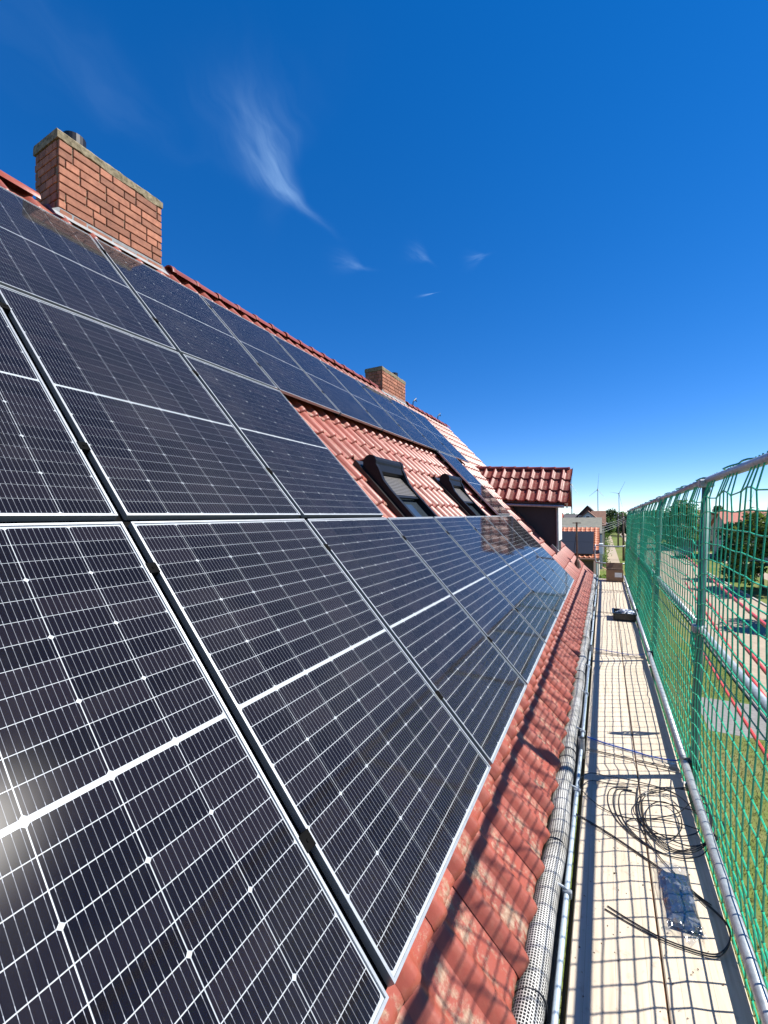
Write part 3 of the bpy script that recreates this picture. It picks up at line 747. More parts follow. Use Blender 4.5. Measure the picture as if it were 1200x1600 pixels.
# antenna mast on the roof near the far gable
mb = MB(); b0 = roof_pt(11.95, .03, -.09)
mb.tube([b0, b0+Vector((0, 0, 1.14))], .022, 8); mast = single('roof_mast', mb, 'brown_wall', 'thin brown mast standing on the tiles beyond the dormer', 'mast', b0)
mb = MB(); mb.tube([b0+Vector((0, 0, -.03)), b0+Vector((0, 0, .12)), b0+Vector((0, 0, .2))], .10, 10, True, .022); part('base_collar', mb, 'brown_wall', mast)
mb = MB(); mb.tube([b0+Vector((-.1, 0, 1.12)), b0+Vector((.1, 0, 1.12))], .012, 6); part('crossbar', mb, 'brown_wall', mast)
# small bracket arms on the ridge
for i, (y, lab) in enumerate(((10.9, 'small dark hook bracket on the ridge just beyond the far chimney'), (12.9, 'tiny dark ridge hook farthest along the roof'))):
    a0 = Vector((apex.x, y, apex.z+.10)); mb = MB()
    mb.tube([a0, a0+Vector((0, .02, .12)), a0+Vector((.02, .14, .20)), a0+Vector((.03, .20, .17))], .014, 6); mb.tube([a0+Vector((0, .06, .16)), a0+Vector((.02, .2, .26))], .012, 6)
    single('ridge_hook', mb, 'black_metal', lab, 'hook', a0, 'dark hooks on the ridge')

# ------------------------------------------------------------------ solar panels
PW, PH, CG, RG, Y0 = 1.134, 1.762, .0364, .0365, 1.063
lip, ph = .0085, .030
def ring(mb, x0, x1, y0, y1, w, z0, z1):
    o = [(x0, y0), (x1, y0), (x1, y1), (x0, y1)]; i = [(x0+w, y0+w), (x1-w, y0+w), (x1-w, y1-w), (x0+w, y1-w)]
    vs = [(*q, z1) for q in o]+[(*q, z1) for q in i]+[(*q, z0) for q in o]+[(*q, z0) for q in i]
    fs = []
    for k in range(4):
        l = (k+1) % 4
        fs += [(k, l, 4+l, 4+k), (8+k, 12+k, 12+l, 8+l), (k, 8+k, 8+l, l), (4+k, 4+l, 12+l, 12+k)]
    mb.add(vs, fs); return mb
frame_me = fixn(ring(MB(), 0, PW, 0, PH, lip, -ph, 0).mesh('frame', 'alu'))
mb = MB(); mb.box(lip, PW-lip, lip, PH-lip, -.0075, -.006); sheet_me = fixn(mb.mesh('backsheet', 'backsheet'))
mb = MB(); mb.add([(lip, lip, -.002), (PW-lip, lip, -.002), (PW-lip, PH-lip, -.002), (lip, PH-lip, -.002)], [(0, 1, 2, 3)]); pane_me = mb.mesh('pane', 'glass')
cpx = (PW-2*.0135)/6; mid = .0135; cpy = (PH-2*.017-mid)/24; cw, chh = cpx-.0034, cpy-.0027
def cell_geo(kind):
    c = .0062; x0, x1, y0, y1 = 0, cw, 0, chh
    P = []
    P += [(x0+c, y0), (x1-c, y0), (x1, y0+c)] if kind == 0 else [(x0, y0), (x1, y0)]
    P += [(x1, y1-c), (x1-c, y1), (x0+c, y1), (x0, y1-c)] if kind == 2 else [(x1, y1), (x0, y1)]
    if kind == 0: P += [(x0, y0+c)]
    return P
def cell_add(mb, kind, ox, oy, z):
    P = cell_geo(kind); n = len(P); t = .0006
    vs = [(ox+a, oy+b, z) for a, b in P]+[(ox+a, oy+b, z-t) for a, b in P]
    top = [(a/cw, b/chh) for a, b in P]
    mb.add(vs, [list(range(n))]+[(i, i+n, (i+1) % n+n, (i+1) % n) for i in range(n)], [top]+[[(.04, .5)]*4]*n)
cell_me = []
for k in range(3): m_ = MB(); cell_add(m_, k, 0, 0, 0); cell_me.append(m_.mesh('cell', 'cell'))
slots = []
for row in range(24):
    oy = .017 + row*cpy + (mid if row >= 12 else 0) + (cpy-chh)/2
    kind = row % 3
    for cc in range(6): slots.append((kind, .0135+cc*cpx+(cpx-cw)/2, oy))
m_ = MB(); [cell_add(m_, k, a, b, -.0045) for k, a, b in slots]; cells_me = m_.mesh('cells', 'cell')
# junction of the middle bar: two thin ribbons over white
rownames = ['bottom', 'middle', 'top']
ordn = ['first', 'second', 'third', 'fourth', 'fifth', 'sixth', 'seventh', 'eighth', 'ninth']
layout = {0: list(range(-1, 7)), 1: [-1, 0, 1, 6], 2: list(range(-1, 8))}
single_cells = {(0, -1), (0, 0), (0, 1), (0, 2), (1, -1), (1, 0), (1, 1), (2, -1), (2, 0)}
for row, cols in layout.items():
    for q, c in enumerate(cols):
        if row == 1 and c == 6: lab = 'lone solar panel between the second roof window and the dormer'
        else:
            lab = f'dark framed solar panel, {ordn[q]} from the left in the {rownames[row]} row'
            if row == 1 and c == 1: lab = 'solar panel in the middle row beside the bare tiles with roof windows'
            if row == 2 and c == 7: lab = 'farthest solar panel of the top row, just under the pale ridge tiles'
        pm = RM @ Matrix.Translation((Y0+c*(PW+CG), row*(PH+RG), 0)) @ Matrix.Rotation(rnd.uniform(-.0012, .0012), 4, 'X') @ Matrix.Rotation(rnd.uniform(-.0015, .0015), 4, 'Y')
        t = thing('solar_panel', lab.replace('dark framed solar', 'silver framed solar'), 'solar panel', mat=pm, group='solar panels on the roof')
        link('frame', frame_me, t); link('backsheet', sheet_me, t); link('pane', pane_me, t)
        if (row, c) in single_cells:
            for k, a, b in slots:
                o = link('cell', cell_me[k], t); o.location = (a, b, -.0045)
        else:
            o = link('cells', cells_me, t); o['kind'] = 'stuff'
# rails with their clamps
clamp = MB(); clamp.bbox(-.017, .017, -.025, .025, -.06, -.004, .003); clamp.bbox(-.021, .021, -.025, .025, .0012, .0035, .0008); clamp.tube([(0, 0, .002), (0, 0, .007)], .0055, 6)
clamp_me = fixn(clamp.mesh('clamp', 'gap_black'))
for row, cols in layout.items():
    spans = [(cols[0], cols[-1])] if row != 1 else [(-1, 1), (6, 6)]
    for a, b in spans:
        for fv, nm in ((.24, 'lower'), (.86, 'upper')):
            v = row*(PH+RG)+fv*PH; ya = Y0+a*(PW+CG)-.03; yb = Y0+b*(PW+CG)+PW+.05
            far = row == 1 and a == 6
            rl = thing('mounting_rail', f'black mounting rail under the {nm} half of the ' + ('lone panel by the dormer' if far else f'{rownames[row]} panel row'), 'rail', mat=RM @ Matrix.Translation((ya, v, -.07)), group='rails under the panels')
            m_ = MB(); m_.box(0, yb-ya, -.02, .02, -.02, .038); link('profile', fixn(m_.mesh('profile', 'black_metal')), rl)
            for c in range(a, b):
                o = link('clamp', clamp_me, rl); o.location = (Y0+c*(PW+CG)+PW+CG/2-ya, 0, .07)
            if nm == 'lower':
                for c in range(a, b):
                    m_ = MB(); yc = Y0+c*(PW+CG)+PW+CG/2-ya; m_.box(yc-.034, yc+.034, -fv*PH-.0, (1-fv)*PH+(RG if row < 2 else 0), .0005, .0375); link('cross_gap_shade', fixn(m_.mesh('cross_gap_shade', 'gap_black')), rl)  # black strip added under each column gap as its deep shade
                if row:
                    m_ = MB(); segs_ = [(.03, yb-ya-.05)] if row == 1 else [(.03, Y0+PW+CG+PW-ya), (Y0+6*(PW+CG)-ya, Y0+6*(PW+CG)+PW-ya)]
                    [m_.box(q0, q1, -fv*PH-RG-.03, -fv*PH+.03, .002, .036) for q0, q1 in segs_]; link('seam_gap_shade', fixn(m_.mesh('seam_gap_shade', 'gap_black')), rl)  # black strips added below the row gaps to stand for shade there
            # roof hooks down to the tiles
            m_ = MB(); y = .4
            while y < yb-ya: m_.box(y-.015, y+.015, -.03, .2, -.05, -.021); y += 1.2
            link('roof_hooks', fixn(m_.mesh('roof_hooks', 'galv')), rl)


# ------------------------------------------------------------------ scaffold
DZ = -1.80; DXL, DXS, DXR = -.145, .182, .452
JY = [1.02, 3.58, 6.15, 8.72, 11.29, 13.30]
scaf = thing('scaffold', 'galvanised steel scaffold with pale plywood deck along the eaves', 'scaffold', (.2, 7.0, ZG))
def postx(z): return .612 + .05*z
def ztop(y): return .268 - .0135*y
for i in range(5):
    ya, yb = JY[i]+.012, JY[i+1]-.012
    for a, b in ((DXL, DXS-.004), (DXS+.004, DXR)):
        m_ = MB(); m_.bbox(a, b, ya, yb, DZ-.045, DZ+rnd.uniform(-.002, .002), .004); bd = part('deck_board', m_, 'deck', scaf)
        # steel end strips and recessed rivets
        for yy in (ya+.006, yb-.03):
            m_ = MB(); m_.box(a+.01, b-.01, yy, yy+.022, DZ+.0025, DZ+.0045); part('end_strip', m_, 'deck', bd)
    m_ = MB(); m_.box(DXS-.0035, DXS+.0035, ya, yb, DZ-.05, DZ-.012); part('seam_strip', m_, 'rust_seam', scaf)
    m_ = MB(); m_.bbox(DXL-.024, DXL-.006, ya+.02, yb-.02, DZ-.14, DZ-.055, .006); part('inner_beam', m_, 'wood_brown', scaf)
PY = [.98, 3.55, 6.12, 8.69, 11.26, 13.34]
for j, y in enumerate(PY):
    zt2 = ztop(y)-.03
    m_ = MB(); m_.tube([(postx(z), y, z) for z in (ZG, -4, -2, -1, zt2)], .0242, 12); st = part('standard', m_, 'standard', scaf, smooth=True)
    for zc in (-1.72, -.79, ztop(y)-.02):
        m_ = MB(); m_.bbox(postx(zc)-.045, postx(zc)+.04, y-.03, y+.03, zc-.028, zc+.028, .008); part('coupler', m_, 'black_metal' if zc < -1 else 'galv', st)
    m_ = MB(); m_.tube([(DXL-.03, y+.02, ZG), (DXL-.03, y+.02, -4), (DXL-.03, y+.02, DZ+.09)], .0242, 12, False); m_.tube([(DXL-.03, y+.02, DZ-.3), (DXL-.03, y+.02, DZ+.09)], .020, 12, False); part('inner_standard', m_, 'galv', scaf, smooth=True)
    m_ = MB(); m_.tube([(DXL-.03, y+.02, DZ-.085), (postx(DZ), y+.02, DZ-.085)], .022, 10); part('transom', m_, 'galv', scaf, smooth=True)
for i in range(5):
    ya, yb = PY[i]+.026, PY[i+1]-.026
    for nm, r_, zz in (('top_rail', .0242, 'top'), ('mid_rail', .0242, -.79), ('bottom_rail', .0242, -1.715)):
        if zz == 'top': pts = [(postx(0)+.018, ya, ztop(ya)), (postx(0)+.018, (ya+yb)/2, ztop((ya+yb)/2)-.006), (postx(0)+.018, yb, ztop(yb))]
        elif nm == 'mid_rail': pts = [(postx(zz)+.004, ya, zz), (postx(zz)+.004, yb, zz-.004)]
        else: pts = [(.470, ya, zz), (.470+.004, (ya+yb)/2, zz-.006), (.470, yb, zz)]
        m_ = MB(); m_.tube(pts, r_, 12); part(nm, m_, 'galv', scaf, smooth=True)
# end frame across the walkway
for zz in (-.90, -1.38):
    m_ = MB(); m_.tube([(-.22, 13.36, zz+.02), (.0, 13.38, zz), (.35, 13.38, zz-.01), (postx(zz), 13.36, zz+.01)], .02, 8); part('end_rail', m_, 'galv', scaf, smooth=True)
m_ = MB(); m_.tube([(-.22, 13.36, -.86), (-.24, 13.36, -1.1), (-.22, 13.37, -1.34), (-.1, 13.38, -1.40)], .02, 8); part('end_rail', m_, 'galv', scaf, smooth=True)

# ------------------------------------------------------------------ safety net: real cords, ten centimetre mesh
r = random.Random(21)
NY0, NY1 = .9, 13.5; nj = int((NY1-NY0)/.1)+1; ni = 31
ph1 = [r.uniform(0, 6.3) for _ in range(12)]
def lf(a, b, k): return math.sin(a*1.7+ph1[k])*.5+math.sin(b*2.3+a*.9+ph1[k+1])*.3+math.sin(a*4.1-b*1.3+ph1[k+2])*.2
def netp(i, j):
    y = NY0+j*.1; zt3 = ztop(y); s = i/20.0
    # ties to the top rail every 45 cm or so pull the cords together
    tie = round((y-.2)/.45)*.45+.2
    pull = math.exp(-i*.75)
    yy = y + (tie-y)*.45*pull + .022*lf(y*1.1, i*.22, 0) + r.gauss(0, .0035)
    sag = .065*(1-math.cos(2*math.pi*(y-.2)/.45))*.5*math.exp(-i*.5) if i else .0
    z = zt3 - .02 - i*.0985 - sag*.6 + .020*lf(y*.8, i*.17, 3) + r.gauss(0, .003)
    # slack swag near each standard
    for py in PY:
        d = y-py
        if -.9 < d < .15: z -= .05*math.exp(-((d+.02)/.16)**2)*min(1, i/6)
    x = postx(max(z, -1.9)) - .036 + .016*lf(y*.9+2, i*.3, 6)*min(1, i/4)
    if z < -1.6: x = max(x, .505) + .02*min(1, (-1.6-z)/.3)
    if i == 0: x = postx(0)+.018; z = zt3+.026
    return Vector((x, yy, z))
G = [[netp(i, j) for j in range(nj)] for i in range(ni)]
nb = MB()
def cord(pts, rad): nb.tube(pts, rad, 5, False)
for j in range(nj):
    if True: cord([G[i][j] for i in range(ni)], .0038)
for i in range(1, ni): cord([G[i][j] for j in range(nj)], .0038)
# knots
for i in range(1, ni):
    for j in range(nj):
        if G[i][j].y > 7: continue
        p_ = G[i][j]; k = .0072
        nb.add([p_+Vector(d)*k for d in ((1, 0, 0), (-1, 0, 0), (0, 1, 0), (0, -1, 0), (0, 0, 1), (0, 0, -1))], [(0, 2, 4), (2, 1, 4), (1, 3, 4), (3, 0, 4), (2, 0, 5), (1, 2, 5), (3, 1, 5), (0, 3, 5)])
net = single('safety_net', nb, 'net', 'green cord safety net hung on the scaffold guard rails', 'net', (.5, 7, -3), fix=False)
m_ = MB()
pts = []
for q in range(int((NY1-NY0)/.045)):
    y = NY0+q*.045; a = 1.2+.7*math.sin(y*7.0)+.5*math.sin(y*17.0)
    pts.append((postx(0)+.018+.031*math.cos(a), y, ztop(y)+.031*math.sin(a)))
m_.tube(pts, .005, 6, False); part('border_cord', m_, 'net', net)
# gathered net hanging in a bundle outside the second bay
m_ = MB()
for q in range(9):
    a = q*.7; p0 = Vector((.66, 4.25, -.86)); pts = []
    for k in range(12):
        t_ = k/11; rr = .012+.022*math.sin(math.pi*min(1, t_*1.1))
        pts.append(p0+Vector((rr*math.cos(a+t_*7), rr*math.sin(a+t_*7), -t_*.5-.02*math.sin(q+t_*9))))
    m_.tube(pts, .006, 6)
single('net_bundle', m_, 'net', 'gathered dark green net bundle hanging outside the guard rail', 'net', (.66, 4.25, -1.36))
m_ = MB()
for q in range(4):
    m_.tube([(.497+.006*math.sin(k*1.1+q*2), .95+k*.12, -1.775+.008*math.cos(k*.9+q*1.7)) for k in range(13)], .0045, 5)
single('selvage_cord', m_, 'net', 'green net edge cord running beside the bottom tube in the foreground', 'cord', (.497, 1.6, -1.78))

# ------------------------------------------------------------------ things on the deck
def spline(pts, n=10):
    P = [Vector(p) for p in pts]; out = []
    for i in range(len(P)-1):
        a, b, c, d = P[max(i-1, 0)], P[i], P[i+1], P[min(i+2, len(P)-1)]
        for k in range(n):
            t_ = k/n; out.append(.5*((2*b)+(c-a)*t_+(2*a-5*b+4*c-d)*t_*t_+(3*b-a-3*c+d)*t_**3))
    return out+[P[-1]]
def dk(pts, h=.006): return [(x, y, DZ+h+(z_ if z_ else 0)) for x, y, *zz in pts for z_ in [zz[0] if zz else 0]]
r = random.Random(5)
cb = MB()
def cableloop(pts, rad=.0028, n=8): cb.tube(spline(pts, n), rad, 6)
# long loops reaching over the deck edge
cableloop(dk([(.50, 2.86, .06), (.385, 3.20, .03), (.19, 3.26, .02), (0, 3.24, .02), (-.115, 3.2, .03), (-.17, 3.08, .015), (-.09, 2.94, .01), (.05, 2.88), (.2, 2.92), (.36, 3.02, .02), (.47, 3.12, .07), (.53, 3.0, .08), (.5, 2.82, .05)]))
cableloop(dk([(.50, 2.84, .05), (.40, 3.17, .035), (.22, 3.23, .025), (.03, 3.20), (-.10, 3.15, .012), (-.15, 3.06, .012)]))
# coils
for q in range(3):
    cx, cy = .31+r.gauss(0, .035), 2.93+r.gauss(0, .05); ax, ay = .15+r.gauss(0, .05), .20+r.gauss(0, .06); th0 = r.uniform(0, 6.28)
    tilt = r.uniform(-.35, .35); pts = []
    for k in range(15):
        a = th0+k*2*math.pi/12; px, py = ax*math.cos(a), ay*math.sin(a)
        x, y = cx+px*math.cos(tilt)-py*math.sin(tilt), cy+px*math.sin(tilt)+py*math.cos(tilt)
        # strands gather at the tube side
        g = max(0, (x-.36))/.2; y = y+(2.84-y)*.45*min(1, g) if y < 2.95 else y
        pts.append((x, y, .006+q*.004+max(0, (x-.40))*.45))
    cableloop(dk(pts), .0030, 6)
for q in range(3):
    cx = .10+.03*q
    cableloop(dk([(.12+.02*q, 3.2-.02*q), (.02+.03*q, 3.14), (.0+.03*q, 2.98), (.05+.02*q, 2.82), (.16+.01*q, 2.70), (.30, 2.66), (.42, 2.70, .02), (.485, 2.80, .05), (.50, 2.86, .06)]))
for q in range(3):
    cableloop(dk([(.50, 2.88+.01*q, .06), (.53-.01*q, 3.10, .09), (.44, 3.24+.015*q, .05), (.30, 3.25-.02*q, .02), (.19+.012*q, 3.16), (.155+.012*q, 3.0), (.18+.016*q, 2.83), (.27+.02*q, 2.70+.012*q), (.40, 2.72+.015*q, .02), (.49, 2.82, .05)]), .003)
cableloop(dk([(.17, 3.22), (.15, 3.0), (.17, 2.8), (.24, 2.62), (.345, 2.47), (.41, 2.40, .008)]), .003)
coil = single('cable_coil', cb, 'cable', 'tangled coil of thin black cable on the deck by the tube', 'cable', (.3, 2.9, DZ+.002))
tie = MB(); tie.tube([Vector((.492+.022*math.cos(a), 2.84+.012*math.sin(a*.5), DZ+.05+.024*math.sin(a))) for a in [i*math.pi/6 for i in range(13)]], .005, 6, False); part('tape_tie', tie, 'black_plastic', coil)
cb = MB()
for q in range(2):
    o_ = q*.011
    cableloop(dk([(-.17, 2.74+o_, .02), (-.02, 2.69+o_, .005), (.12, 2.61+o_), (.25, 2.52+o_), (.365+o_, 2.43), (.44+o_*.6, 2.33, .01), (.447, 2.25, .012), (.405, 2.16+o_, .006), (.347, 2.128+o_), (.205, 2.12+o_), (.09, 2.14+o_*1.6), (-.02+o_, 2.172+o_*2)]))
single('loose_cable_pair', cb, 'cable', 'loose pair of black cables curving around the plastic bag', 'cable', (.2, 2.3, DZ+.002))
# bag with a dark part in it
bx0 = Vector((.208, 2.19, DZ+.004)); bag = thing('plastic_bag', 'clear plastic bag with a dark flat part inside, lying on the deck', 'bag', (.28, 2.36, DZ+.004))
ax_u = Vector((.145, .018, 0)); ax_v = Vector((-.012, .43, 0)); org = Vector((.215, 2.15, DZ+.006))
r = random.Random(2)
def sheet(nu, nv, fu, edge):
    m_ = MB(); vs = []
    for j in range(nv+1):
        for i in range(nu+1):
            u, v = i/nu, j/nv; ee = edge(u, v)
            p_ = org+ax_u*(u+ee[0])+ax_v*(v+ee[1]); vs.append((p_.x, p_.y, p_.z+fu(u, v)))
    m_.add(vs, [(j*(nu+1)+i, j*(nu+1)+i+1, (j+1)*(nu+1)+i+1, (j+1)*(nu+1)+i) for j in range(nv) for i in range(nu)]); return m_
def crum(u, v): return .006*abs(math.sin(u*11+v*7))*abs(math.sin(v*23-u*5))+.004*abs(math.sin(v*41+u*17))
inner = sheet(8, 12, lambda u, v: (.020 if .12 < u < .9 and .16 < v < .86 else .004)+.003*math.sin(v*17+u*4), lambda u, v: (.0, .0))
inner.v = [(org.x+.018+(x-org.x)*.82, org.y+.055+(y-org.y)*.75, z) for x, y, z in inner.v]
M['part_dark'] = simple('dark_part', (.030, .040, .062), (.018, .024, .038), 12, .30)
part('dark_insert', inner, 'part_dark', bag)
film = sheet(26, 44, lambda u, v: .026*(math.sin(math.pi*min(1, max(0, u)))**.4)*(min(1, (v+.02)*7))*(min(1, (1.02-v)*7))+crum(u, v)*(1.8 if v < .14 or v > .88 else .8), lambda u, v: (.05*math.sin(v*13)*(u-.5), .06*math.sin(u*9)*(1 if v < .1 else 0)))
part('film', film, 'film', bag, smooth=True)
# grit, splinters and tile crumbs scattered on the boards
m_ = MB(); r = random.Random(9)
for k in range(420):
    y = 1.2+10*r.random()**1.7; x = r.uniform(DXL+.01, DXR-.01)
    if abs(x-DXS) < .008: continue
    s_ = r.uniform(.0015, .0045)*(2.2 if r.random() < .06 else 1); a = r.uniform(0, 6.3); c_, n_ = math.cos(a)*s_, math.sin(a)*s_; z = DZ+.0025
    m_.add([(x+c_*1.6, y+n_*1.6, z), (x-n_, y+c_, z), (x-c_, y-n_, z), (x, y, z+s_*.8)], [(0, 1, 3), (1, 2, 3), (2, 0, 3), (0, 2, 1)])
tag(link('grit', m_.mesh('grit', 'rust_seam')), 'fine grit and tile crumbs scattered over the deck boards', 'grit', kind='stuff')
# blue cords at the deck joints
for nm, pts, lab in (('blue_cord', [(-.14, 3.76, .01), (-.02, 3.73, .004), (.15, 3.70, .004), (.3, 3.675, .004), (.44, 3.645, .03), (.47, 3.63, .09)], 'blue cord across the deck at the nearest board joint'),
                     ('blue_cord', [(-.14, 6.28, .01), (.05, 6.25, .004), (.3, 6.21, .004), (.45, 6.17, .05)], 'thin blue cord across the deck at the second board joint')):
    m_ = MB(); m_.tube(spline(dk(pts), 6), .0045 if 'nearest' in lab else .004, 6)
    bcord = single(nm, m_, 'blue_cord', lab, 'cord', (.1, pts[2][1], DZ+.003), 'blue cords tied across the deck')
m_ = MB(); vs = []
for k in range(16):
    t_ = k/15; x = -.13+.57*t_; y = 3.765-.125*t_; w = .030*(1-.6*t_)+.012*math.sin(t_*9)**2
    vs += [(x, y-w, DZ+.006+.003*math.sin(k*2)), (x, y+w*.6, DZ+.010+.006*math.sin(k*1.7))]
m_.add(vs, [(2*k, 2*k+2, 2*k+3, 2*k+1) for k in range(15)])
single('film_strip', m_, 'film', 'torn strip of clear film lying along the nearer blue cord', 'film', (.1, 3.70, DZ+.004))
# black tray with a crumpled bag
ty = 8.30; tray = thing('tray', 'low black plastic tray standing on the deck halfway along', 'tray', (.29, ty, DZ+.004))
m_ = MB(); x0_, x1_, y0_, y1_, h_ = .12, .455, ty-.16, ty+.22, .115
def slab(a, b, c, d, e, f): m_.bbox(a, b, c, d, e, f, .004)
slab(x0_, x1_, y0_, y1_, DZ+.004, DZ+.018); slab(x0_, x0_+.015, y0_, y1_, DZ+.0185, DZ+h_); slab(x1_-.015, x1_, y0_, y1_, DZ+.0185, DZ+h_); slab(x0_+.016, x1_-.016, y0_, y0_+.015, DZ+.0185, DZ+h_); slab(x0_+.016, x1_-.016, y1_-.015, y1_, DZ+.0185, DZ+h_)
part('shell', m_, 'black_plastic', tray)
m_ = MB(); ring(m_, x0_-.015, x1_+.015, y0_-.015, y1_+.015, .03, DZ+h_+.001, DZ+h_+.013); part('rim', m_, 'black_plastic', tray)
m_ = MB(); nu, nv = 14, 10; vs = []
for j in range(nv+1):
    th_ = math.pi*j/nv
    for i in range(nu):
        a = 2*math.pi*i/nu; rr = 1+.28*math.sin(5*a+3*th_)+.2*math.sin(9*a-5*th_)
        vs.append((.31+.11*rr*math.sin(th_)*math.cos(a), ty+.04+.11*rr*math.sin(th_)*math.sin(a), DZ+.105+.055*rr*math.cos(th_)))
m_.add(vs, [(j*nu+i, j*nu+(i+1) % nu, (j+1)*nu+(i+1) % nu, (j+1)*nu+i) for j in range(nv) for i in range(nu)])
M['foil'] = simple('white_bag', (.70, .74, .80), (.5, .54, .6), 30, .3, .1)
single('crumpled_bag', m_, 'foil', 'crumpled whitish bag lying in the black tray', 'bag', (.31, ty+.04, DZ+.06))
# cardboard box with open flaps at the end of the deck
bxw = thing('cardboard_box', 'open brown cardboard box at the far end of the deck', 'box', (.24, 12.95, DZ+.004))
m_ = MB(); a, b, c, d, h_ = .04, .44, 12.75, 13.10, .30; z0_ = DZ+.004
for q in ((a, b, c, c+.006), (a, b, d-.006, d), (a, a+.006, c+.007, d-.007), (b-.006, b, c+.007, d-.007)): m_.box(*q, z0_, z0_+h_)
m_.box(a+.007, b-.007, c+.007, d-.007, z0_, z0_+.006); part('body', m_, 'cardboard', bxw)
m_ = MB(); m_.add([(a, d-.003, z0_+h_+.002), (b, d-.003, z0_+h_+.002), (b, d+.06, z0_+h_+.16), (a, d+.06, z0_+h_+.16)], [(0, 1, 2, 3)]); m_.add([(a, d+.002, z0_+h_+.002), (b, d+.002, z0_+h_+.002), (b, d+.065, z0_+h_+.16), (a, d+.065, z0_+h_+.16)], [(3, 2, 1, 0)]); part('flap', m_, 'cardboard', bxw)
m_ = MB(); m_.add([(a+.003, c, z0_+h_+.002), (a+.003, d, z0_+h_+.002), (a-.10, d-.02, z0_+h_+.06), (a-.10, c+.02, z0_+h_+.06), (a+.003, c, z0_+h_+.007), (a+.003, d, z0_+h_+.007), (a-.10, d-.02, z0_+h_+.065), (a-.10, c+.02, z0_+h_+.065)], [(0, 1, 2, 3), (4, 5, 6, 7), (0, 1, 5, 4), (1, 2, 6, 5), (2, 3, 7, 6), (3, 0, 4, 7)]); part('flap', m_, 'cardboard', bxw)
m_ = MB(); m_.box(a+.20, a+.37, c-.003, c-.001, z0_+.12, z0_+.24); part('paper_label', m_, 'white_paint', bxw)

# ------------------------------------------------------------------ overhead line along the street: poles, wires, red covers
covers = [((1.437, 5.5, -1.10), (2.0, 13.97, -1.116)), ((1.43, 5.5, -1.571), (2.0, 14.54, -1.726)), ((1.426, 5.5, -1.845), (2.0, 15.6, -1.86)), ((1.418, 5.5, -2.404), (1.9, 12.2, -2.9))]
covers = [((1.437, 5.5, -1.10), (1.96, 13.9, -1.16)), ((1.43, 5.5, -1.571), (1.96, 13.9, -1.66)), ((1.426, 5.5, -1.845), (1.93, 13.9, -1.86)), ((1.418, 5.5, -2.404), (1.86, 12.2, -2.95))]
words = ['topmost', 'second highest', 'third highest', 'lowest']
pole_xy = [(2.35, 64.0), (2.3, 66.5), (2.3, 88)]
for i, (a, b) in enumerate(covers):
    A, B = Vector(a), Vector(b); d = (B-A); A2 = A-d*.55; 
    pts = [A2+(B-A2)*k/14+Vector((0, 0, -.05*math.sin(math.pi*k/14))) for k in range(15)]
    m_ = MB(); m_.tube(pts, .020, 8); single('line_cover', m_, 'red_cover', f'{words[i]} of the four red insulating hoses on the overhead wires', 'hose', A, 'red hoses over the wires', smooth=True)
    far = Vector((2.3+.1*i, 64, -.5-.45*i)); m_ = MB()
    wp = [B+(far-B)*k/24+Vector((0, 0, -.5*math.sin(math.pi*k/24))) for k in range(25)]
    m_.tube(wp, .008, 5); single('overhead_wire', m_, 'wire', f'{words[i]} of the four overhead wires beyond the net', 'wire', B, 'overhead wires')
for i, (x, y, h, lab) in enumerate(((2.25, 64, 6.3, 'nearest dark timber utility pole beside the garden path'), (2.95, 66.5, 6.0, 'timber utility pole just right of the nearest pole'), (2.3, 89, 6.5, 'thin timber utility pole farthest up the path'))):
    m_ = MB(); m_.tube([(x, y, ZG), (x+.03, y, ZG+h/2), (x, y, ZG+h)], .15, 10, True, .10); pl = single('utility_pole', m_, 'pole_wood', lab, 'pole', (x, y, ZG), 'utility poles', smooth=True)
    for q in range(2):
        m_ = MB(); m_.box(x-.55, x+.55, y-.16, y-.10, ZG+h-.5-.55*q, ZG+h-.38-.55*q); part('crossarm', m_, 'pole_wood', pl)
        for s_ in (-.5, .5):
            m_ = MB(); m_.tube([(x+s_, y-.13, ZG+h-.379-.55*q), (x+s_, y-.13, ZG+h-.28-.55*q), (x+s_, y-.13, ZG+h-.2-.55*q)], .05, 6, True, .03); part('insulator', m_, 'white_paint', pl)
# service wires from the neighbour roof to the pole
for i in range(4):
    m_ = MB(); A = Vector((-3.2, 31.5-.2*i, -.75-.35*i)); B = Vector((2.25, 63.9, -.6-.2*i)); m_.tube([A+(B-A)*k/16+Vector((0, 0, -.45*math.sin(math.pi*k/16))) for k in range(17)], .012, 5)
    single('service_wire', m_, 'wire', f'{words[i]} pale service wire from the orange roof to the pole', 'wire', A, 'service wires to the orange roof')
m_ = MB(); m_.box(-.11, .11, -.09, .09, 0, .11); m_.box(-.085, .085, -.07, .07, .111, .18); m_.v = [(x+1.42, y+16.0, z-1.80) for x, y, z in m_.v]

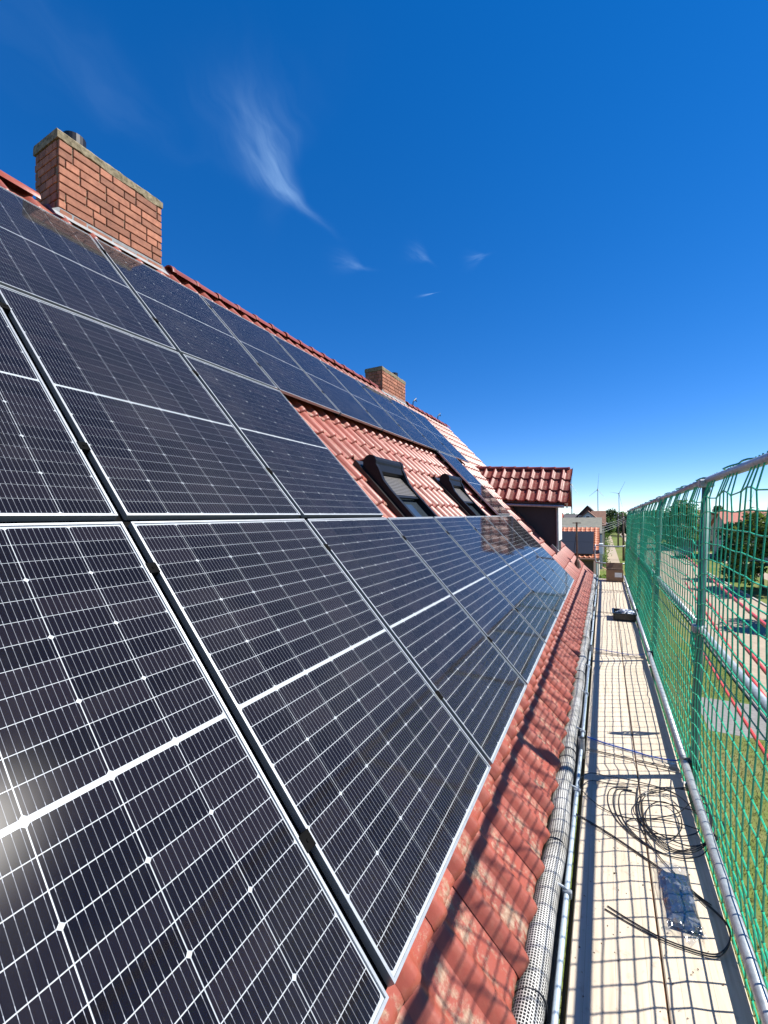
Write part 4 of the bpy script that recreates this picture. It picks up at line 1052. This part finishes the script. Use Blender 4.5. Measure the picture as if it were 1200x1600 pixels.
# ------------------------------------------------------------------ neighbouring houses
def gable_house(name, label, x0, x1, y0, y1, ze_, zr, axis, wallm, roofm, over=.3, th=.12, wins=(), group='houses beyond the scaffold'):
    h = thing(name, label, 'house', ((x0+x1)/2, (y0+y1)/2, ZG), group)
    m_ = MB()
    if axis == 'y':
        xm = (x0+x1)/2; m_.prism([(x0, ZG), (x1, ZG), (x1, ze_), (xm, zr-.05), (x0, ze_)], 'y', y0, y1)
        k = (zr-ze_)/((x1-x0)/2); A = [(x0-over, ze_-k*over), (xm, zr), (x1+over, ze_-k*over)]
    else:
        ym = (y0+y1)/2; m_.prism([(y0, ZG), (y1, ZG), (y1, ze_), (ym, zr-.05), (y0, ze_)], 'x', x0, x1)
        k = (zr-ze_)/((y1-y0)/2); A = [(y0-over, ze_-k*over), (ym, zr), (y1+over, ze_-k*over)]
    part('wall', m_, wallm, h)
    m_ = MB(); poly = A + [(p_[0], p_[1]+th) for p_ in A[::-1]]
    m_.prism(poly, axis, (y0 if axis == 'y' else x0)-over, (y1 if axis == 'y' else x1)+over)
    rf = part('roof', m_, roofm, h)
    for (wx, wy, wz, w_, h_, face) in wins:
        m_ = MB()
        if face == '-y': m_.box(wx-w_/2, wx+w_/2, y0-.03, y0-.004, wz, wz+h_)
        else: m_.box(x0-.03, x0-.004, wy-w_/2, wy+w_/2, wz, wz+h_)
        wf = part('window', m_, 'white_paint', h)
        m_ = MB()
        if face == '-y': m_.box(wx-w_/2+.07, wx+w_/2-.07, y0-.035, y0-.031, wz+.07, wz+h_-.07)
        else: m_.box(x0-.035, x0-.031, wy-w_/2+.07, wy+w_/2-.07, wz+.07, wz+h_-.07)
        part('pane', m_, 'glass_dark', wf)
    return h, rf
# orange roofed house with black panels
n1, rf1 = gable_house('orange_roof_house', 'house with bright orange tile roof and black solar panels beyond the eaves', -9.5, -.62, 30.3, 38.3, -2.78, -1.12, 'x', 'brown_wall', 'brown_wall', .35)
ang = math.atan2(1.66, 4.0); dvv = Vector((0, math.cos(ang), math.sin(ang))); NM = Matrix((Vector((1, 0, 0)), dvv, Vector((1, 0, 0)).cross(dvv))).transposed().to_4x4(); NM.translation = Vector((0, 29.95, -2.78-.35*1.66/4+.125))
tl = MB(); ot = make_tile(.30, .36, .05, 'orange', 'tile_orange', 1.3, 8)
ov = np.array([v.co[:] for v in ot.vertices]); of = [list(p_.vertices) for p_ in ot.polygons]; ouv = [[tuple(ot.uv_layers[0].data[li].uv) for li in p_.loop_indices] for p_ in ot.polygons]
NMn = np.array(NM)
for k in range(13):
    for c in range(31):
        q = ov+np.array((-.30-.30*(c+1), k*.36, .0)); q = q@NMn[:3, :3].T+NMn[:3, 3]
        tl.add(q, of, ouv)
o = part('tiles', tl, 'tile_orange', rf1, smooth=True, fix=False); o['kind'] = 'stuff'
for k in range(2):
    for c in range(5):
        m_ = MB(); x1_ = -.62-c*1.16; m_.box(x1_-1.13, x1_, .28+k*1.74, .28+k*1.74+1.72, .12, .155)
        m_.v = [tuple(NM @ Vector(v)) for v in m_.v]; pn = part('roof_panel', m_, 'black_metal', rf1)
        m_ = MB(); m_.box(x1_-1.115, x1_-.015, .295+k*1.74, .285+k*1.74+1.70, .1562, .1575); m_.v = [tuple(NM @ Vector(v)) for v in m_.v]
m_ = MB(); m_.tube([(-.42, 29.9, -2.85), (-.42, 30.1, -3.2), (-.42, 30.2, ZG)], .05, 8); part('downpipe', m_, 'white_paint', n1)
m_ = MB(); m_.tube([(-9.8, 29.86, -2.86), (-.3, 29.86, -2.88)], .07, 8); part('gutter', m_, 'brown_roof', n1)
m_ = MB(); m_.box(-.28, -.22, 30.4, 30.7, -2.2, -1.4); 
m_ = MB(); m_.bbox(-.30, -.05, 30.6, 31.0, -2.6, -1.9, .02); part('meter_box', m_, 'white_paint', n1)
# others behind
gable_house('grey_roof_house', 'low house with grey-green roof behind the orange roof', -7.0, -.45, 43, 50, -1.75, -.45, 'x', 'wall', 'grey_roof', .3, wins=((-2.5, 0, -4.4, 1, 1.2, '-y'),))
h3, _ = gable_house('brown_gable_house', 'house with steep dark gable roof rising above the others', -3.9, .1, 62, 74, -1.1, 1.05, 'y', 'brown_wall', 'dark_roof', .35, wins=((-.9, 0, -1.2, .8, 1.0, '-y'), (-2.6, 0, -1.2, .8, 1.0, '-y')))
gable_house('bluegrey_house', 'small house with pale blue-grey gable and red-brown roof', -3.0, -.2, 53.5, 57, -1.0, .28, 'y', 'bluegrey_wall', 'brown_roof', .2, wins=((-1.6, 0, -.75, .5, .6, '-y'),))
gable_house('brown_roof_house', 'brown roofed house at the right end of the far row', -1.2, .05, 57.6, 61.2, -1.3, .28, 'x', 'cream_wall', 'brown_roof', .2)
gable_house('far_red_house', 'red roofed house half hidden left of the dark gable', -9.8, -4.9, 56, 62, -1.5, -.05, 'x', 'brown_wall', 'red_roof', .3)
gable_house('long_grey_hall', 'long low grey hall on the horizon left of the gable', -30, -6.4, 120, 130, -1.6, -.1, 'x', 'bluegrey_wall', 'dark_roof', .3)
gable_house('cream_house', 'cream house behind the round tree across the street', 12.4, 19.0, 92, 104, -1.6, .45, 'y', 'cream_wall', 'red_roof', .35, wins=((14.3, 0, -4.0, 1.2, 1.4, '-y'), (17.2, 0, -4.0, 1.2, 1.4, '-y'), (15.7, 0, -1.5, 1.0, 1.1, '-y')))
gable_house('red_roof_house', 'wide red roofed house behind the hedge trees', 14.6, 34, 70, 80, -1.9, .05, 'x', 'cream_wall', 'red_roof', .35, wins=((16, 0, -4.4, 1.2, 1.4, '-y'), (19, 0, -4.4, 1.2, 1.4, '-y'), (23, 0, -4.4, 1.2, 1.4, '-y')))

# ------------------------------------------------------------------ trees and shrubs
def tree(name, label, x, y, h, rad, seed, leaf, trunk_h=.3, nleaf=2600, ls=.16, shape=1.0, group='trees along the street', low=0.0):
    r = random.Random(seed); t = thing(name, label, 'tree', (x, y, ZG), group)
    m_ = MB(); m_.tube([(x, y, ZG), (x+r.uniform(-.1, .1), y, ZG+h*.3), (x+r.uniform(-.2, .2), y+r.uniform(-.2, .2), ZG+h*.75)], .035*h*.6, 8, True, .03)
    clumps = []
    for k in range(26):
        a = r.uniform(0, 6.28); u = r.uniform(low, 1); zz = ZG+h*(trunk_h+(1-trunk_h)*u)
        env = rad*(math.sin(math.pi*min(1, .12+.88*u*.97))**.6)*shape
        d = env*math.sqrt(r.uniform(.15, 1))*.85
        c = Vector((x+d*math.cos(a), y+d*math.sin(a), zz-h*.04)); clumps.append((c, rad*r.uniform(.22, .42)))
        if k < 11:
            st_ = Vector((x, y, ZG+h*r.uniform(.25, .55))); m_.tube([st_, st_.lerp(c, .5)+Vector((0, 0, -.1)), c], .012*h*.6, 5, True, .008)
    part('trunk', m_, 'bark', t)
    m_ = MB()
    for k in range(nleaf):
        c, cr = clumps[k % len(clumps)]
        d = Vector((r.gauss(0, 1), r.gauss(0, 1), r.gauss(0, .8))).normalized()*cr*(r.random()**.4)
        p_ = c+d; nrm = (d.normalized()*.6+Vector((r.gauss(0, .5), r.gauss(0, .5), r.gauss(.3, .5)))).normalized()
        a_ = nrm.orthogonal().normalized(); a_.rotate(Matrix.Rotation(r.uniform(0, 6.28), 3, nrm)); b_ = nrm.cross(a_); s_ = ls*r.uniform(.6, 1.4)
        m_.add([p_-a_*s_, p_+b_*s_*.5, p_+a_*s_, p_-b_*s_*.5], [(0, 1, 2, 3)])
    o = part('crown', m_, leaf, t, fix=False); return t
for i, (x, y, h, rad, leaf, lab) in enumerate([
    (11.2, 44, 6.3, 2.1, 'leaf_yellow', 'yellowish green tree nearest the standard in the right hedge row'),
    (12.6, 42, 6.9, 2.3, 'leaf_yellow', 'tallest tree at the right edge behind the net'),
    (14.8, 46, 5.8, 2.2, 'leaf_dark', 'dark tree standing behind the two right hedge trees'),
    (11.0, 49.5, 5.4, 1.8, 'leaf_dark', 'shaded dark tree left of the hedge trees'),
    (11.6, 88, 7.6, 4.0, 'leaf_mid', 'big round green tree between two standards of the net'),
    (9.8, 104, 6.9, 2.8, 'leaf_mid', 'green tree left of the big round tree'),
    (2.0, 150, 7.4, 3.0, 'leaf_dark', 'dark conifer-like tree at the end of the garden path'),
    (4.6, 140, 6.4, 3.0, 'leaf_mid', 'mid green tree right of the dark one up the path'),
    (.8, 118, 5.2, 2.2, 'leaf_mid', 'leafy tree left of the path behind the brown roofs'),
    (6.6, 132, 6.0, 2.8, 'leaf_dark', 'dark tree behind the utility poles'),
    (19.2, 100, 7.6, 1.8, 'leaf_dark', 'slim dark conifer beside the red roofed house'),
    (11.2, 31.0, 7.0, 2.6, 'leaf_mid', 'leafy tree beside the street casting shade across it'),
    (12.0, 24.0, 7.4, 2.8, 'leaf_mid', 'nearest street tree, right of the picture, shading the road'),
    (18.3, 66, 6.5, 2.0, 'leaf_yellow', 'yellow green tree in front of the wide red roof')]):
    tree('street_tree', lab, x, y, h, rad, 30+i, leaf, .12 if i in (0, 1, 2, 3) else .2, 4200 if y < 60 else 2600, .17 if y < 60 else .30, low=.0)
def shrub(lab, x, y, h, rad, seed, leaf='leaf_bright', n=500, ls=.09):
    r = random.Random(seed); t = thing('shrub', lab, 'shrub', (x, y, ZG), 'shrubs by the path'); m_ = MB()
    for k in range(n):
        d = Vector((r.gauss(0, 1), r.gauss(0, 1), abs(r.gauss(0, 1)))).normalized()*(r.random()**.45); p_ = Vector((x+d.x*rad*(1+.3*math.sin(d.y*9)), y+d.y*rad, ZG+.05+d.z*h))
        nrm = Vector((r.gauss(0, 1), r.gauss(0, 1), r.gauss(.5, 1))).normalized(); a_ = nrm.orthogonal().normalized(); b_ = nrm.cross(a_); s_ = ls*r.uniform(.6, 1.5)
        m_.add([p_-a_*s_, p_+b_*s_*.5, p_+a_*s_, p_-b_*s_*.5], [(0, 1, 2, 3)])
    part('foliage', m_, leaf, t, fix=False)
    m_ = MB(); m_.tube([(x, y, ZG), (x, y, ZG+h*.6)], .04, 6, True, .01); part('stem', m_, 'bark', t)
for i, (x, y, h, rad, leaf, lab) in enumerate([(-.15, 38, 1.3, .7, 'leaf_bright', 'bright green bush below the end of the eaves'), (-.2, 41.5, 1.0, .6, 'leaf_bright', 'small bright bush by the orange house corner'),
    (-.2, 56, 1.8, .8, 'leaf_mid', 'rounded green bush left of the path'), (-.1, 70, 2.2, 1.1, 'leaf_bright', 'taller light green bush farther up the path'), (-.1, 84, 2.6, 1.3, 'leaf_mid', 'green bush below the brown roofs'), (.4, 96, 3.0, 1.2, 'leaf_bright', 'pale green bush farthest along the path')]):
    shrub(lab, x, y, h, rad, 60+i, leaf)

m_ = MB(); r = random.Random(77)
for k in range(5200):
    x = r.uniform(-420, 420); y = 760+r.uniform(0, 60); top = 7.5+2.2*math.sin(x*.035)+1.6*math.sin(x*.11+1)+r.gauss(0, .7)
    z = ZG+top*math.sqrt(r.random()); a = r.uniform(0, 6.3); s_ = r.uniform(.7, 1.7); dx, dy = math.cos(a)*s_, math.sin(a)*s_
    m_.add([(x-dx, y-dy, z-s_*.5), (x+dx, y+dy, z-s_*.4), (x+dx*.7, y+dy, z+s_*.6), (x-dx*.8, y-dy, z+s_*.5)], [(0, 1, 2, 3)])
tag(link('far_wood', m_.mesh('far_wood', 'leaf_dark')), 'low dark line of woods on the horizon', 'wood', kind='stuff')

# ------------------------------------------------------------------ car, fence, sign, turbines
cx, cy = 9.9, 72.0
car = thing('parked_car', 'dark blue car parked across the street', 'car', (cx, cy, ZG))
m_ = MB(); m_.prism([(-2.1, .35), (2.1, .35), (2.15, .7), (1.95, .88), (1.1, .95), (-2.0, .98), (-2.15, .8)], 'x', -.86, .86); m_.v = [(cx+x, cy+y, ZG+z) for x, y, z in m_.v]; part('body', m_, 'car_paint', car)
m_ = MB(); m_.prism([(1.05, .955), (.45, 1.42), (-1.3, 1.45), (-1.95, .985)], 'x', -.74, .74); m_.v = [(cx+x, cy+y, ZG+z) for x, y, z in m_.v]; part('cabin', m_, 'glass_dark', car)
m_ = MB(); m_.box(cx-.70, cx+.70, cy-1.25, cy+.4, ZG+1.452, ZG+1.48); part('roof', m_, 'car_paint', car)
for sx in (-.8, .8):
    for sy in (-1.35, 1.35):
        m_ = MB(); m_.tube([(cx+sx-.1, cy+sy, ZG+.32), (cx+sx+.1, cy+sy, ZG+.32)], .32, 14); part('wheel', m_, 'rubber', car)
    m_ = MB(); m_.bbox(cx+sx*.75-.16, cx+sx*.75+.16, cy-2.17, cy-2.13, ZG+.66, ZG+.8, .01); part('light', m_, 'red_cover', car)
fn = thing('plank_fence', 'dark grey plank fence across the street behind the car', 'fence', (13.3, 88, ZG))
for k in range(26):
    m_ = MB(); x = 11.2+k*.17; m_.bbox(x, x+.15, 84.0, 84.03, ZG+.05, ZG+1.75+rnd.uniform(-.03, .03), .006); part('plank', m_, 'fence_wood', fn)
sg = thing('site_lamp', 'small yellow warning lamp on the scaffold line down the street', 'lamp', (1.80, 20.6, -2.4))
m_ = MB(); m_.bbox(1.66, 1.94, 20.5, 20.7, -2.32, -2.10, .03); part('lens', m_, 'yellow', sg)
m_ = MB(); m_.tube([(1.80, 20.6, ZG), (1.80, 20.6, -2.33)], .04, 8); part('post', m_, 'galv', sg)
for i, (rx, rz, D, ang0, lab) in enumerate(((-.061, .0634, 900, 12, 'wind turbine just right of the dormer roof'), (-.0104, .0504, 1000, 8, 'wind turbine above the dark gable'), (.0286, .0409, 1100, 40, 'wind turbine above the garden path'), (.24, .022, 1500, 20, 'distant wind turbine at the right edge'))):
    x, z = rx*D, rz*D; t = thing('wind_turbine', lab, 'wind turbine', (x, D, ZG), 'wind turbines on the horizon')
    m_ = MB(); m_.tube([(x, D, ZG), (x, D, z)], 1.1, 10, True, .7); part('tower', m_, 'turbine', t)
    m_ = MB(); m_.bbox(x-1.3, x+1.3, D-5, D+3, z-.4, z+2.4, .4); part('nacelle', m_, 'turbine', t)
    for k in range(3):
        a = math.radians(ang0+k*120); d = Vector((math.sin(a)*.55, math.sin(a)*-.8, math.cos(a))); p0 = Vector((x, D-5.5, z+1))
        m_ = MB(); m_.tube([p0, p0+d*8, p0+d*34], .65, 6, True, .15); part('blade', m_, 'turbine', t)
